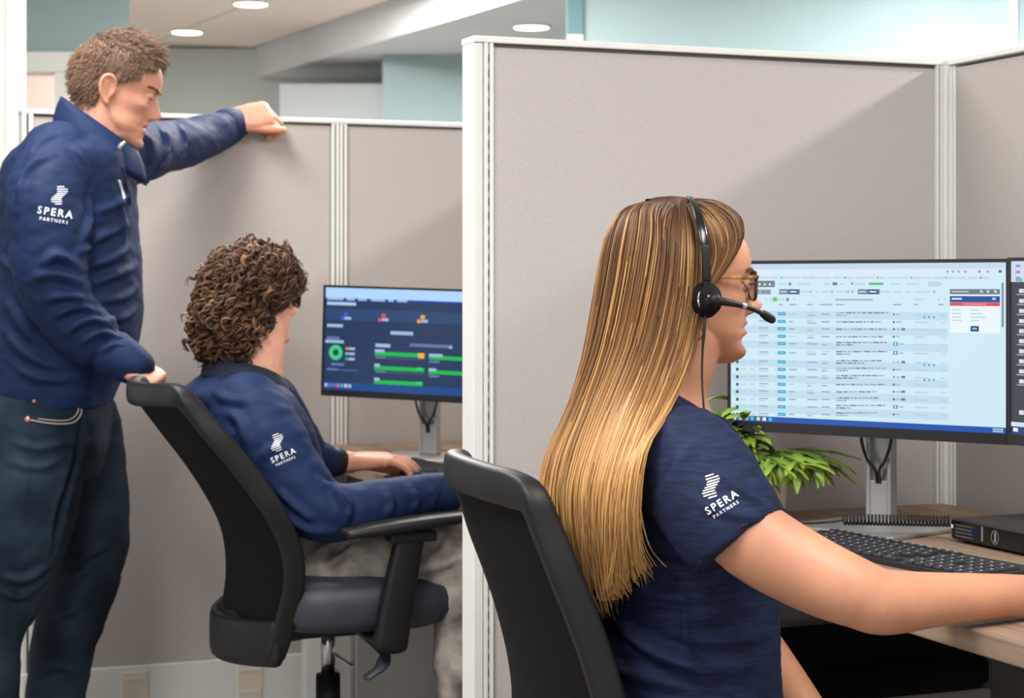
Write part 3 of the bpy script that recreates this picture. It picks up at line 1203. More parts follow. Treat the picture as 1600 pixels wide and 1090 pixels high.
# ------------------------------------------------------------------ mini PC on the desk
pc = empty('mini_computer', (0.735, 3.155, 0.75), PA)
tag(pc, 'flat black mini computer with a round emblem at the right desk edge', 'computer')
MB().box((0, -0.20, 0.004), (0.185, 0.0, 0.040), bev=0.003).build('case', M['pcb'], pc)
MB().box((-0.003, -0.197, 0.007), (0.001, -0.003, 0.037), bev=0.001).build('front_grille', M['blackgloss'], pc)
for (yy, zz, wy, wz, m_) in ((-0.070, 0.024, 0.007, 0.006, 'navy_knit'), (-0.090, 0.023, 0.0015, 0.012, 'silver'), (-0.006, 0.026, 0.002, 0.003, 'white_print')):
    MB().box((-0.0045, yy - wy, zz - wz), (-0.0028, yy + wy, zz + wz)).build('port', M[m_], pc)
for i in range(14):
    pass
dots = MB()
for i in range(14):
    for j in range(4):
        dots.box((-0.0036, -0.016 - i * 0.0036, 0.011 + j * 0.006), (-0.0028, -0.0175 - i * 0.0036, 0.0128 + j * 0.006))
dots.build('vent_holes', M['slot'], pc)
em = MB()
rg0, rg1 = [], []
for i in range(24):
    w = 2 * math.pi * i / 24
    rg0.append((-0.0042, -0.125 + 0.0105 * math.cos(w), 0.022 + 0.0115 * math.sin(w)))
    rg1.append((-0.0042, -0.125 + 0.0088 * math.cos(w), 0.022 + 0.0098 * math.sin(w)))
em.add(loft([rg0, rg1], caps=False))
em.box((-0.0044, -0.1275, 0.014), (-0.003, -0.1225, 0.030))
em.build('emblem', M['slot'], pc)
for (fx, fy) in ((0.02, -0.02), (0.16, -0.02), (0.02, -0.18), (0.16, -0.18)):
    MB().add(cyl((fx, fy, 0), (fx, fy, 0.005), 0.008)).build('foot', M['black'], pc)

# coiled headset cord on the monitor base
pts = []
A_, B_ = P(1316, 811, 3.17), P(1486, 814, 3.17)
turns = 30
ax = (B_ - A_)
axn = ax.normalized()
s1 = axn.cross(Vector((0, 0, 1))).normalized()
s2 = s1.cross(axn)
for i in range(turns * 10 + 1):
    t = i / (turns * 10)
    w = 2 * math.pi * turns * t
    pts.append(A_ + ax * t + s1 * (0.0085 * math.cos(w)) + s2 * (0.0085 * math.sin(w)))
v1 = tube(pts, [0.0017] * len(pts), n=6, sub=1)
lead = [A_ + s1 * 0.0085, P(1300, 815, 3.17), P(1270, 817, 3.15), P(1240, 818, 3.10), P(1215, 822, 3.05)]
cd = MB().add(v1).add(tube(lead, [0.0016] * 5, n=6)).build('coiled_cord', M['cable'], None, True)
tag(cd, 'coiled black cord lying across the silver monitor base', 'cord')

# ------------------------------------------------------------------ potted plant
pp = P(1184, 800, 3.44)
plant = empty('potted_plant', (pp.x, pp.y, 0.75), PA)
tag(plant, 'green leafy plant in a cream pot behind the woman\'s sleeve', 'plant')
rings = []
for (hw, z) in ((0.036, 0.0), (0.040, 0.004), (0.048, 0.10), (0.049, 0.105), (0.045, 0.105), (0.043, 0.095)):
    rg = []
    for i in range(32):
        w = 2 * math.pi * i / 32
        e = 2 / 5.0
        rg.append((hw * math.copysign(abs(math.cos(w)) ** e, math.cos(w)), hw * math.copysign(abs(math.sin(w)) ** e, math.sin(w)), z))
    rings.append(rg)
MB().add(loft(rings)).build('pot', M['pot'], plant, True)
MB().add(cyl((0, 0, 0.088), (0, 0, 0.098), 0.041)).build('soil', M['soil'], plant)


def leaf_mesh(k):
    rr = random.Random(k)
    Ln = 0.085
    rows = []
    for i in range(7):
        t = i / 6
        w = 0.0115 * math.sin(math.pi * (0.06 + 0.92 * t)) ** 0.8 * (1.0 if t < 0.5 else 1.05)
        z = -0.028 * t * t * (1 + 0.5 * rr.random())
        rows.append([(Ln * t, -w, z - 0.002), (Ln * t, 0, z + 0.002), (Ln * t, w, z - 0.002)])
    v = [p for r in rows for p in r]
    f = []
    for i in range(6):
        for j in range(2):
            f.append((i * 3 + j, (i + 1) * 3 + j, (i + 1) * 3 + j + 1, i * 3 + j + 1))
    me = bpy.data.meshes.new('leaf')
    me.from_pydata(v, [], f)
    me.materials.append(M['leaf'])
    me.polygons.foreach_set('use_smooth', [True] * len(me.polygons))
    return me


lms = [leaf_mesh(k) for k in range(4)]
rr = random.Random(11)
for s in range(24):
    right = s < 9 or s > 16
    az = R(rr.uniform(-50, 25)) if s < 9 else R(rr.uniform(-140, -20)) if s > 16 else R(180 + rr.uniform(-30, 45))
    ln = rr.uniform(0.08, 0.145) if right else rr.uniform(0.09, 0.14)
    out = rr.uniform(0.75, 1.05) if right else rr.uniform(0.35, 0.65)
    pts = [Vector((0.01 * math.cos(az), 0.01 * math.sin(az), 0.09))]
    for k in range(1, 5):
        t = k / 4
        rise = (0.72 * t - 0.55 * out * t * t) if right else (1.25 * t - 0.55 * out * t * t)
        pts.append(Vector((math.cos(az) * ln * out * t * (0.4 + 0.6 * t), math.sin(az) * ln * out * t * (0.4 + 0.6 * t), 0.09 + ln * rise)))
    MB().add(tube(pts, [0.0018] * 5, n=6, sub=2)).build('stem', M['leaf'], plant, True)
    for k in range(8):
        t = 0.25 + 0.75 * k / 7
        i0 = min(int(t * 4), 3)
        p = pts[i0].lerp(pts[i0 + 1], t * 4 - i0)
        o = bpy.data.objects.new('leaf', lms[rr.randrange(4)])
        COL.objects.link(o)
        o.parent = plant
        o.location = p
        sc_ = rr.uniform(0.55, 0.85)
        o.scale = (sc_, sc_, sc_)
        a_z = az + (0.75 if k % 2 else -0.75) * (1 - 0.7 * (k == 7)) + rr.uniform(-.3, .3)
        if math.sin(a_z) > 0.3:
            a_z = math.pi - a_z if rr.random() < .5 else -a_z
        o.rotation_euler = (rr.uniform(-.5, .5), rr.uniform(-0.75, 0.35) if not right else rr.uniform(-0.25, 0.6), a_z)


# ------------------------------------------------------------------ task chairs
def task_chair(loc, yaw, label, dz=0.0, recline=0.0, arms=True):
    c = empty('task_chair', loc, yaw)
    tag(c, label, 'chair')
    zs = 0.60 + dz
    for i in range(5):
        w = 2 * math.pi * i / 5 + 0.35
        d = Vector((math.cos(w), math.sin(w), 0))
        MB().add(tube([d * 0.02 + Vector((0, 0, .105)), d * 0.15 + Vector((0, 0, .10)), d * 0.31 + Vector((0, 0, .075))], [(0.026, 0.022), (0.023, 0.018), (0.016, 0.012)], n=12, power=3)).build('base_leg', M['black'], c, True)
        q = d * 0.31
        s = Vector((-d.y, d.x, 0))
        MB().add(cyl(q + s * 0.006 + Vector((0, 0, .028)), q + s * 0.026 + Vector((0, 0, .028)), .028)).add(cyl(q - s * 0.006 + Vector((0, 0, .028)), q - s * 0.026 + Vector((0, 0, .028)), .028)).add(cyl(q + Vector((0, 0, .03)), q + Vector((0, 0, .07)), .008)).build('caster', M['black'], c)
    MB().add(cyl((0, 0, .085), (0, 0, .375 + dz * .5), .027, .025, 24)).build('column_sleeve', M['black'], c, True)
    MB().add(cyl((0, 0, .37 + dz * .5), (0, 0, zs - .11), .0145, n=24)).build('gas_column', M['chrome'], c, True)
    MB().box((-0.15, -0.09, zs - .135), (0.10, 0.09, zs - .095), bev=0.012).build('mechanism', M['black'], c)
    MB().add(tube([(0.03, -0.08, zs - .12), (0.04, -0.16, zs - .135), (0.05, -0.23, zs - .155)], [.005] * 3, n=8)).add(tube([(0.05, -0.225, zs - .150), (0.035, -0.245, zs - .168), (0.005, -0.25, zs - .185)], [(.012, .006), (.016, .007), (.015, .006)], n=10)).build('lever', M['seat'], c, True)
    # seat cushion
    rings = []
    for ins, zz in ((0.06, -.105), (0.02, -.100), (0.0, -.075), (0.0, -.040), (0.006, -.018), (0.022, -.004), (0.06, .002), (0.14, -.004), (0.22, -.008)):
        rg = []
        for i in range(56):
            w = 2 * math.pi * i / 56
            e = 2 / 4.2
            x = (0.205 - min(ins, 0.18)) * math.copysign(abs(math.cos(w)) ** e, math.cos(w))
            y = (0.250 - ins) * math.copysign(abs(math.sin(w)) ** e, math.sin(w))
            z = zs + zz
            if x > 0.08:
                z -= (x - 0.08) ** 2 * 0.9
                if zz < -0.05:
                    z += (x - 0.08) * 0.22
            rg.append((x + 0.045, y, z))
        rings.append(rg)
    MB().add(loft(rings)).build('seat', M['seat'], c, True)
    # backrest
    prof = [(-0.168, 0.462), (-0.146, 0.520), (-0.124, 0.60), (-0.125, 0.67), (-0.146, 0.735), (-0.19, 0.822), (-0.242, 0.905), (-0.290, 0.985)]
    piv = Vector((-0.13, 0, 0.535 + dz))
    Rm = Matrix.Translation(piv) @ Matrix.Rotation(-recline, 4, 'Y') @ Matrix.Translation(-piv)
    pc_ = catmull([(a_, b_ + dz) for a_, b_ in prof], 5)
    widths = np.interp(pc_[:, 1] - dz, [0.46, 0.62, 0.75, 0.90, 0.985], [0.175, 0.222, 0.236, 0.228, 0.205])
    depth = np.interp(pc_[:, 1] - dz, [0.46, 0.62, 0.75, 0.90, 0.985], [0.070, 0.070, 0.060, 0.052, 0.050])

    def bp(i, s, off=0.0):
        x, z = pc_[i]
        w = widths[i]
        return Rm @ Vector((x - depth[i] * (1 - s * s) + off, s * w, z))
    n_ = len(pc_)
    # mesh: thin curved cloth with thickness
    S_ = np.linspace(-0.97, 0.97, 17)
    rows = []
    for i in range(1, n_):
        rows.append([bp(i, s, -0.004) for s in S_] + [bp(i, s, 0.001) for s in S_[::-1]])
    MB().add(loft(rows)).build('back_mesh', M['meshb'], c, True)
    ids = list(range(0, n_ - 3, 3))
    path = [bp(i, -1) for i in ids] + [bp(n_ - 3, -1.0), bp(n_ - 1, -0.985)] + [bp(n_ - 1, q) + Vector((0, 0, 0.006)) for q in np.linspace(-0.82, 0.82, 7)] + [bp(n_ - 1, 0.985), bp(n_ - 3, 1.0)] + [bp(i, 1) for i in ids[::-1]]
    ns = len(ids)
    rad = [(0.013, 0.021)] * ns + [(0.016, 0.020), (0.020, 0.018)] + [(0.024, 0.015)] * 7 + [(0.020, 0.018), (0.016, 0.020)] + [(0.013, 0.021)] * ns
    MB().add(tube(path, rad, n=18, sub=4, up=(1, 0, 0.001), power=3.6)).build('back_frame', M['black'], c, True)
    pl = [bp(2, s, -0.006) for s in np.linspace(-1, 1, 11)]
    MB().add(tube(pl, [(0.014, 0.046)] * 11, n=14, sub=2, power=4)).build('back_lower_rail', M['black'], c, True)
    # spine that carries the back from under the seat
    spn = [Vector((-0.02, 0, zs - .120)), Vector((-0.12, 0, zs - .125)), Vector((-0.185, 0, zs - .110)), Rm @ Vector((-0.214, 0, zs - .095)), Rm @ Vector((-0.208, 0, zs - .07))]
    MB().add(tube(spn, [(0.07, 0.016), (0.085, 0.018), (0.10, 0.018), (0.105, 0.014), (0.09, 0.008)], n=16, sub=4, power=4, up=(0, 0.0, 1) if False else (0.3, 0, 1))).build('back_spine', M['black'], c, True)
    if arms:
        for sgn in (-1, 1):
            a_ = MB()
            y = sgn * 0.272
            pa = tube([(-0.045, y, zs + .100), (0.03, y, zs + .108), (0.12, y, zs + .116), (0.20, y, zs + .122)], [(0.040, 0.010), (0.044, 0.013), (0.044, 0.013), (0.036, 0.010)], n=18, power=3.2)
            MB().add(pa).build('arm_pad', M['black'], c, True)
            ps = MB().add(tube([(0.045, y, zs - .12), (0.062, y, zs - .02), (0.085, y, zs + .09)], [(0.018, 0.034), (0.018, 0.032), (0.017, 0.028)], n=16, power=4, up=(1, 0, 0)))
            ps.add(tube([(0.05, sgn * 0.05, zs - .112), (0.05, sgn * 0.18, zs - .118), (0.047, y, zs - .115)], [(0.03, 0.010)] * 3, n=12, power=3))
            ps.build('arm_post', M['black'], c, True)
            MB().box((0.04, y - .022, zs + .078), (0.135, y + .022, zs + .100), bev=0.005).build('arm_bracket', M['black'], c)
    return c


task_chair((-0.380, 3.90, 0), R(22), 'black mesh office chair with armrests under the seated man, gripped by the standing man', recline=R(7))
task_chair((0.174, 2.63, 0), R(14), 'black mesh office chair behind the long-haired woman in front of the white end post', dz=-0.10, arms=False, recline=R(-11))

# ------------------------------------------------------------------ people: heads, hands, figures
def herm(xs, ys, x):
    xs = np.array(xs, float); ys = np.array(ys, float)
    d = np.gradient(ys, xs)
    x = np.clip(x, xs[0], xs[-1])
    i = np.clip(np.searchsorted(xs, x) - 1, 0, len(xs) - 2)
    h = xs[i + 1] - xs[i]
    t = (x - xs[i]) / h
    return ys[i] * (1 + 2 * t) * (1 - t) ** 2 + d[i] * h * t * (1 - t) ** 2 + ys[i + 1] * t * t * (3 - 2 * t) + d[i + 1] * h * t * t * (t - 1)


HEADZ = [0.000, 0.008, 0.018, 0.035, 0.046, 0.053, 0.060, 0.073, 0.085, 0.110, 0.125, 0.138, 0.165, 0.190, 0.212, 0.225, 0.230]
FRONT = [0.066, 0.079, 0.084, 0.078, 0.080, 0.079, 0.081, 0.081, 0.082, 0.083, 0.084, 0.089, 0.087, 0.073, 0.045, 0.018, -0.006]
BACKZ = [0.000, 0.020, 0.045, 0.065, 0.090, 0.120, 0.150, 0.180, 0.205, 0.222, 0.230]
BACK = [0.030, 0.004, -0.030, -0.062, -0.085, -0.098, -0.100, -0.090, -0.066, -0.038, -0.018]
WIDZ = [0.000, 0.010, 0.025, 0.045, 0.070, 0.100, 0.130, 0.160, 0.185, 0.205, 0.222, 0.230]
WID = [0.014, 0.028, 0.040, 0.053, 0.061, 0.068, 0.073, 0.076, 0.072, 0.058, 0.032, 0.008]


def head_points(z, th, nose=1.0, lips=1.0, jaw=1.0, brow=1.0, fat=0.0, inflate=0.0, chin=1.0, smile=0.0):
    """surface of a head; origin at the ear canal, x to the face, z up (chin at z 0 before the shift)"""
    f = herm(HEADZ, FRONT, z)
    b = herm(BACKZ, BACK, z)
    w = herm(WIDZ, WID, z)
    low = np.clip((0.07 - z) / 0.07, 0, 1)
    w = w * (1 + (jaw - 1) * low) + fat * np.exp(-((z - 0.045) / 0.03) ** 2)
    c = b + (f - b) * 0.52
    cw, sw = np.cos(th), np.sin(th)
    e = np.where(cw > 0, 2 / 2.25, 2 / 2.1)
    x = c + np.where(cw > 0, (f - c), (c - b)) * np.sign(cw) * np.abs(cw) ** e
    y = w * np.sign(sw) * np.abs(sw) ** (2 / 2.2)
    front = np.clip(cw * 1.6, 0, 1)
    # nose
    nz = herm([0.068, 0.074, 0.080, 0.088, 0.098, 0.110, 0.120, 0.128], [0.0, 0.013, 0.024, 0.027, 0.020, 0.013, 0.007, 0.0], z)
    nz = np.where((z < 0.068) | (z > 0.128), 0, nz)
    nw = np.interp(z, [0.068, 0.085, 0.1, 0.128], [0.0125, 0.0135, 0.0100, 0.0085])
    x = x + nose * nz * np.exp(-(y / nw) ** 2) * front
    x = x + 0.008 * np.exp(-((np.abs(y) - 0.0125) / 0.006) ** 2 - ((z - 0.078) / 0.007) ** 2) * front
    # lips and mouth line
    ml = np.exp(-(y / 0.022) ** 4) * front
    x = x + lips * ml * (0.0085 * np.exp(-((z - 0.0605) / 0.0052) ** 2) + 0.0088 * np.exp(-((z - 0.0465) / 0.0056) ** 2) - 0.0050 * np.exp(-((z - 0.0535) / 0.0026) ** 2))
    # chin boss, eye sockets, brows, cheekbones
    x = x + chin * 0.006 * np.exp(-(y / 0.018) ** 2 - ((z - 0.016) / 0.011) ** 2) * front
    x = x - 0.013 * np.exp(-((np.abs(y) - 0.031) / 0.015) ** 2 - ((z - 0.117) / 0.0095) ** 2) * front
    x = x + brow * 0.0045 * np.exp(-((np.abs(y) - 0.028) / 0.022) ** 2 - ((z - 0.134) / 0.007) ** 2) * front
    ch = np.exp(-((np.abs(y) - 0.050) / 0.016) ** 2 - ((z - 0.092 - 0.004 * smile) / 0.016) ** 2)
    x = x + (0.004 + 0.006 * smile) * ch * front
    y = y + np.sign(y) * (0.003 + 0.002 * smile) * ch
    if smile:
        for k_ in range(5):
            t_ = k_ / 4
            yy_, zz_ = 0.017 + 0.015 * t_, 0.080 - 0.030 * t_
            x = x - 0.0022 * smile * np.exp(-((np.abs(y) - yy_) / 0.0038) ** 2 - ((z - zz_) / 0.0055) ** 2) * front
    if inflate:
        cx, cz = -0.005, 0.125
        dx, dy, dz_ = x - cx, y, z - cz
        ln = np.sqrt(dx * dx + dy * dy + dz_ * dz_) + 1e-6
        x = x + inflate * dx / ln
        y = y + inflate * dy / ln
        z = z + inflate * dz_ / ln
    return np.stack([x, y, z - 0.105], -1)


def head_vf(**kw):
    zz = np.concatenate([np.linspace(0.0, 0.20, 86), np.linspace(0.203, 0.23, 22)])
    th = np.linspace(0, 2 * np.pi, 97)[:-1]
    Z, TH = np.meshgrid(zz, th, indexing='ij')
    p = head_points(Z, TH, **kw)
    return loft([list(map(Vector, row)) for row in p])


def ear_vf(side, s=1.0):
    """ear: helix rim, antihelix, concha plate, lobe"""
    out = []
    y0 = 0.073

    def q(x, z, y=0.0):
        return Vector((x * s + 0.000, side * (y0 + y), z * s))
    hel = [q(0.008, 0.002, 0.000), q(0.006, 0.018, 0.005), q(0.000, 0.029, 0.010), q(-0.012, 0.034, 0.014), q(-0.024, 0.026, 0.018), q(-0.027, 0.008, 0.018), q(-0.022, -0.010, 0.015), q(-0.012, -0.024, 0.009), q(-0.003, -0.031, 0.005)]
    out.append(tube(hel, [0.0036, 0.0042, 0.0044, 0.0046, 0.0046, 0.0044, 0.0042, 0.0055, 0.0066], n=10, sub=3))
    out.append(tube([q(-0.013, 0.020, 0.011), q(-0.016, 0.004, 0.011), q(-0.012, -0.012, 0.007)], [0.0038] * 3, n=8))
    out.append(tube([q(0.004, 0.004, 0.003), q(0.004, -0.006, 0.004), q(0.0, -0.016, 0.003)], [0.0042, 0.005, 0.004], n=8))
    out.append(tube([q(-0.008, 0.026, 0.004), q(-0.012, 0.0, 0.004), q(-0.006, -0.026, 0.001)], [(0.0045, 0.013), (0.0045, 0.014), (0.004, 0.007)], n=12, up=(1, 0, 0)))
    return out


def head_matrix(px, py, D, yaw, pitch, s, roll=0.0):
    return Matrix.Translation(P(px, py, D)) @ Matrix.Rotation(yaw, 4, 'Z') @ Matrix.Rotation(pitch, 4, 'Y') @ Matrix.Rotation(roll, 4, 'X') @ Matrix.Scale(s, 4)


def xf(vf, Mx):
    return [Mx @ Vector(p) for p in vf[0]], vf[1]


def hand_vf(origin, fwd, up, side, curls, spread=0.06, s=1.0, thumb=(0.6, 0.35, 0.3), thumb_drop=0.25):
    """five-fingered hand. fwd: wrist->knuckles, up: back of the hand, side=+1 thumb to the left of fwd"""
    f = Vector(fwd).normalized()
    u = (Vector(up) - f * Vector(up).dot(f)).normalized()
    l = u.cross(f) * side
    o = Vector(origin)

    def q(x, y, z):
        return o + (f * x + l * y + u * z) * s
    parts = [tube([q(-0.02, 0, 0), q(0.012, 0.002, 0), q(0.05, 0.004, 0.001), q(0.088, 0.001, 0.002)], [(0.027 * s, 0.020 * s), (0.031 * s, 0.019 * s), (0.041 * s, 0.0165 * s), (0.039 * s, 0.0125 * s)], n=20, up=u, power=2.6)]
    spec = [(0.031, 0.044, 0.025, 0.021), (0.0105, 0.049, 0.029, 0.022), (-0.0105, 0.045, 0.027, 0.021), (-0.0300, 0.034, 0.021, 0.019)]
    for k, (y, a, b, c) in enumerate(spec):
        cu = curls[k] if isinstance(curls[0], (tuple, list)) else curls
        ang = 0.0
        d0 = spread * (1.5 - k)
        base = Vector((0.070, y, 0.000))
        p = Vector((0.089 - 0.004 * abs(k - 1), y, 0.002))
        pts = [q(*base), q(*p)]
        for seg, cc in zip((a, b, c), cu):
            ang += cc
            p = p + Vector((math.cos(ang) * math.cos(d0), math.sin(d0), -math.sin(ang))) * seg
            pts.append(q(*p))
        r = (0.0092, 0.0098, 0.0092, 0.0082)[k]
        parts.append(tube(pts, [0.010 * s, r * 1.05 * s, r * 0.95 * s, r * 0.88 * s, r * 0.74 * s], n=12, sub=3, up=u))
    t0, t1, t2 = thumb
    ang = t0
    p = Vector((0.018, 0.026, -0.004))
    pts = [q(*p)]
    for seg, cc in zip((0.044, 0.034, 0.028), (0.0, -t1, -t2)):
        ang += cc
        p = p + Vector((math.cos(ang) * math.cos(thumb_drop), math.sin(ang) * math.cos(thumb_drop), -math.sin(thumb_drop))) * seg
        pts.append(q(*p))
    parts.append(tube(pts, [0.0155 * s, 0.0125 * s, 0.0108 * s, 0.0082 * s], n=12, sub=3, up=u))
    return parts


def eyes(par, Hm, depth=0.0680, y=0.031, z=0.0125, r=0.0114):
    for sgn in (-1, 1):
        e = MB().add(xf(ball((depth, sgn * y, z), r, n=20, m=14), Hm)).build('eye', M['eye'], par, True)
        MB().add(xf(ball((depth + r * 0.72, sgn * y, z - 0.001), r * 0.32, r * 0.50, r * 0.50, n=16, m=8), Hm)).build('iris', M['iris'], e, True)


def lids(depth=0.0685, y=0.031, z=0.0125, r=0.0128, upper=0.0030, lower=-0.0052):
    """eyelids: skin shells over the eyeball, open between lower and upper"""
    out = []
    for sgn in (-1, 1):
        rows = list(np.arange(upper, 0.0105, 0.0022)) + list(np.arange(lower, -0.0105, -0.0022))
        for zz in rows:
            pts = []
            for a in np.linspace(-1.5, 1.5, 11):
                z_ = zz * math.cos(a * 0.9)
                rr_ = math.sqrt(max(r * r - z_ * z_, 1e-6))
                pts.append(Vector((depth + rr_ * math.cos(a), sgn * y + rr_ * math.sin(a), z + z_)))
            out.append(tube(pts, [0.0021] * 11, n=8, sub=2))
    return out


def lashes(par, Hm, z_up, depth=0.0685, y=0.031, z=0.0125, r=0.0136, rad=0.0010):
    for sgn in (-1, 1):
        pts = []
        for a in np.linspace(-1.1, 1.15, 9):
            z_ = z_up * math.cos(a * 0.9)
            rr_ = math.sqrt(r * r - z_ * z_)
            pts.append(Vector((depth + 0.0012 + rr_ * math.cos(a), sgn * (y + rr_ * math.sin(a)), z + z_)))
        MB().add(xf(tube(pts, [rad] * 9, n=6, sub=2), Hm)).build('eyelash', M['lash'], par, True)


def brow_hair(par, Hm, off=0.0, n=70, col='brow', z0=0.0285, seed=1):
    rr = random.Random(seed)
    for sgn in (-1, 1):
        mb = MB()
        for i in range(n):
            t = rr.random()
            yy = 0.012 + 0.038 * t
            zz = z0 + 0.006 * math.sin(t * 2.2) + rr.uniform(-.0022, .0022)
            th = math.asin(min(1, yy / 0.074)) * 0.93
            p = head_points(np.array(zz + 0.105), np.array(th * 1.0))
            p2 = head_points(np.array(zz + 0.105 - 0.0005), np.array(th * 1.0 + 0.13))
            a_ = Vector(p) + Vector((0.0012 + off, 0, 0))
            b_ = Vector(p2) + Vector((0.002 + off, 0, rr.uniform(0, .002)))
            a_.y *= sgn
            b_.y *= sgn
            mb.add(xf(tube([a_, b_], [0.0007, 0.0003], n=4, sub=1, cap=False), Hm))
        mb.build('eyebrow', M[col], par, True)


def strands(name, curves, radii, cols, par, n=3, mat_=None):
    """curves: list of (k,3) arrays; cols: list of (k,3) colours -> one mesh of thin tapering tubes"""
    V, Fc, C = [], [], []
    base = 0
    for c, r, cc in zip(curves, radii, cols):
        c = np.asarray(c, float)
        k = len(c)
        t = np.gradient(c, axis=0)
        t /= (np.linalg.norm(t, axis=1, keepdims=True) + 1e-9)
        ref = np.array([0.3, -0.9, 0.3])
        s = np.cross(t, ref)
        s /= (np.linalg.norm(s, axis=1, keepdims=True) + 1e-9)
        u = np.cross(s, t)
        rr_ = np.asarray(r, float) * np.ones(k)
        ang = np.arange(n) * 2 * np.pi / n
        ring = c[:, None] + rr_[:, None, None] * (np.cos(ang)[None, :, None] * s[:, None] + np.sin(ang)[None, :, None] * u[:, None])
        V.append(ring.reshape(-1, 3))
        C.append(np.repeat(np.asarray(cc, float)[:, :3], n, axis=0))
        idx = base + np.arange((k - 1) * n).reshape(k - 1, n)
        nx = base + (np.arange((k - 1) * n).reshape(k - 1, n) // n) * n + (np.arange(n)[None] + 1) % n
        Fc.append(np.stack([idx, nx, nx + n, idx + n], -1).reshape(-1, 4))
        base += k * n
    V = np.vstack(V)
    Fc = np.vstack(Fc)
    me = bpy.data.meshes.new(name)
    me.vertices.add(len(V))
    me.vertices.foreach_set('co', V.astype(np.float32).ravel())
    me.loops.add(len(Fc) * 4)
    me.loops.foreach_set('vertex_index', Fc.astype(np.int32).ravel())
    me.polygons.add(len(Fc))
    me.polygons.foreach_set('loop_start', np.arange(0, len(Fc) * 4, 4, dtype=np.int32))
    me.update(calc_edges=True)
    me.validate()
    set_col(me, np.vstack(C))
    return link(name, me, mat_ or M['hair'], par, True)


def lin(c):
    return np.array(srgb(*c)[:3])


def figure(name, flesh, core, mats, label, extra=()):
    """one body mesh: fine flesh regions plus the coarser covered body"""
    mlist = [fuse(p, v, s) for (p, v, s) in flesh]
    mlist.append(fuse(core, 0.010, 3))
    me = merge_meshes(name, mlist, [0] * len(mlist))
    o = link(name, me, mats, None, True)
    tag(o, label, 'person')
    return o


def paint_lips(o, Hm, slot, yw=0.021):
    """second material slot on the lip faces"""
    me = o.data
    inv = Hm.inverted()
    c = np.empty(len(me.polygons) * 3, np.float32)
    me.polygons.foreach_get('center', c)
    c = c.reshape(-1, 3)
    A = np.array(inv)
    loc = c @ A[:3, :3].T + A[:3, 3]
    z = loc[:, 2] + 0.105
    m = (np.abs(loc[:, 1]) < yw) & (z > 0.0415) & (z < 0.0650) & (loc[:, 0] > 0.076)
    m &= np.abs(z - 0.0535) < 0.0118 * (1 - (np.abs(loc[:, 1]) / yw) ** 2) + 0.0005
    mi = np.zeros(len(me.polygons), np.int32)
    mi[m] = slot
    me.polygons.foreach_set('material_index', mi)


def logo(par, me, cx, cy, w, rot, icon, name='logo'):
    """white S emblem of diagonal stripes, SPERA and a smaller PARTNERS line, laid on the cloth"""
    pieces = []

    def text(body, size, x, y, sp):
        cu = bpy.data.curves.new('txt', 'FONT')
        cu.body = body
        cu.size = size
        cu.align_x = 'CENTER'
        cu.space_character = sp * 1.08
        cu.offset = 0.012 * size
        cu.resolution_u = 2
        t = bpy.data.objects.new('txt', cu)
        COL.objects.link(t)
        bpy.context.view_layer.update()
        m = bpy.data.meshes.new_from_object(t.evaluated_get(bpy.context.evaluated_depsgraph_get()))
        vv = [(p.co.x + x, p.co.y + y) for p in m.vertices]
        ff = [tuple(p.vertices) for p in m.polygons]
        bpy.data.objects.remove(t, do_unlink=True)
        bpy.data.curves.remove(cu)
        bpy.data.meshes.remove(m)
        return vv, ff
    pieces.append((text('SPERA', 0.36, 0, -0.13, 1.22), rot, (cx, cy)))
    pieces.append((text('PARTNERS', 0.155, 0, -0.34, 1.35), rot, (cx, cy)))
    # emblem: stacked slanted stripes whose ends step in an S shape
    iv, if_ = [], []
    n = 9
    for k in range(n):
        t = k / (n - 1)
        y = 0.5 - t
        off = 0.15 * math.sin((t - 0.5) * -2 * math.pi)
        half = 0.30 if 0.12 < t < 0.88 else 0.20
        x0, x1 = off - half, off + half
        b = len(iv)
        sl = 0.16
        th_ = 0.027
        m_ = 6
        for j in range(m_ + 1):
            x = x0 + (x1 - x0) * j / m_
            yy = y + sl * (x - off)
            iv.append((x, yy - th_))
            iv.append((x, yy + th_))
        for j in range(m_):
            if_.append((b + 2 * j, b + 2 * j + 2, b + 2 * j + 3, b + 2 * j + 1))
    ix, iy, ih, irot = icon
    V, Fc = [], []
    for (vv, ff), ro, (ox, oy) in pieces:
        b = len(V)
        ca, sa = math.cos(R(ro)), math.sin(R(ro))
        for (x, y) in vv:
            X, Y = x * w, -y * w
            V.append((ox + X * ca + Y * sa, oy - X * sa + Y * ca))
        Fc += [tuple(i + b for i in f_) for f_ in ff]
    b = len(V)
    ca, sa = math.cos(R(irot)), math.sin(R(irot))
    for (x, y) in iv:
        X, Y = x * ih, -y * ih
        V.append((ix + X * ca + Y * sa, iy - X * sa + Y * ca))
    Fc += [tuple(i + b for i in f_) for f_ in if_]
    hit = project(me, V, 0.0016)
    ok = [h for h in hit if h is not None]
    if not ok:
        return
    hit = [h if h is not None else ok[0] for h in hit]
    lg = mesh_obj(name, hit, Fc, M['white_print'], par)
    lg['label'] = 'white striped S emblem with SPERA PARTNERS lettering'
    return lg

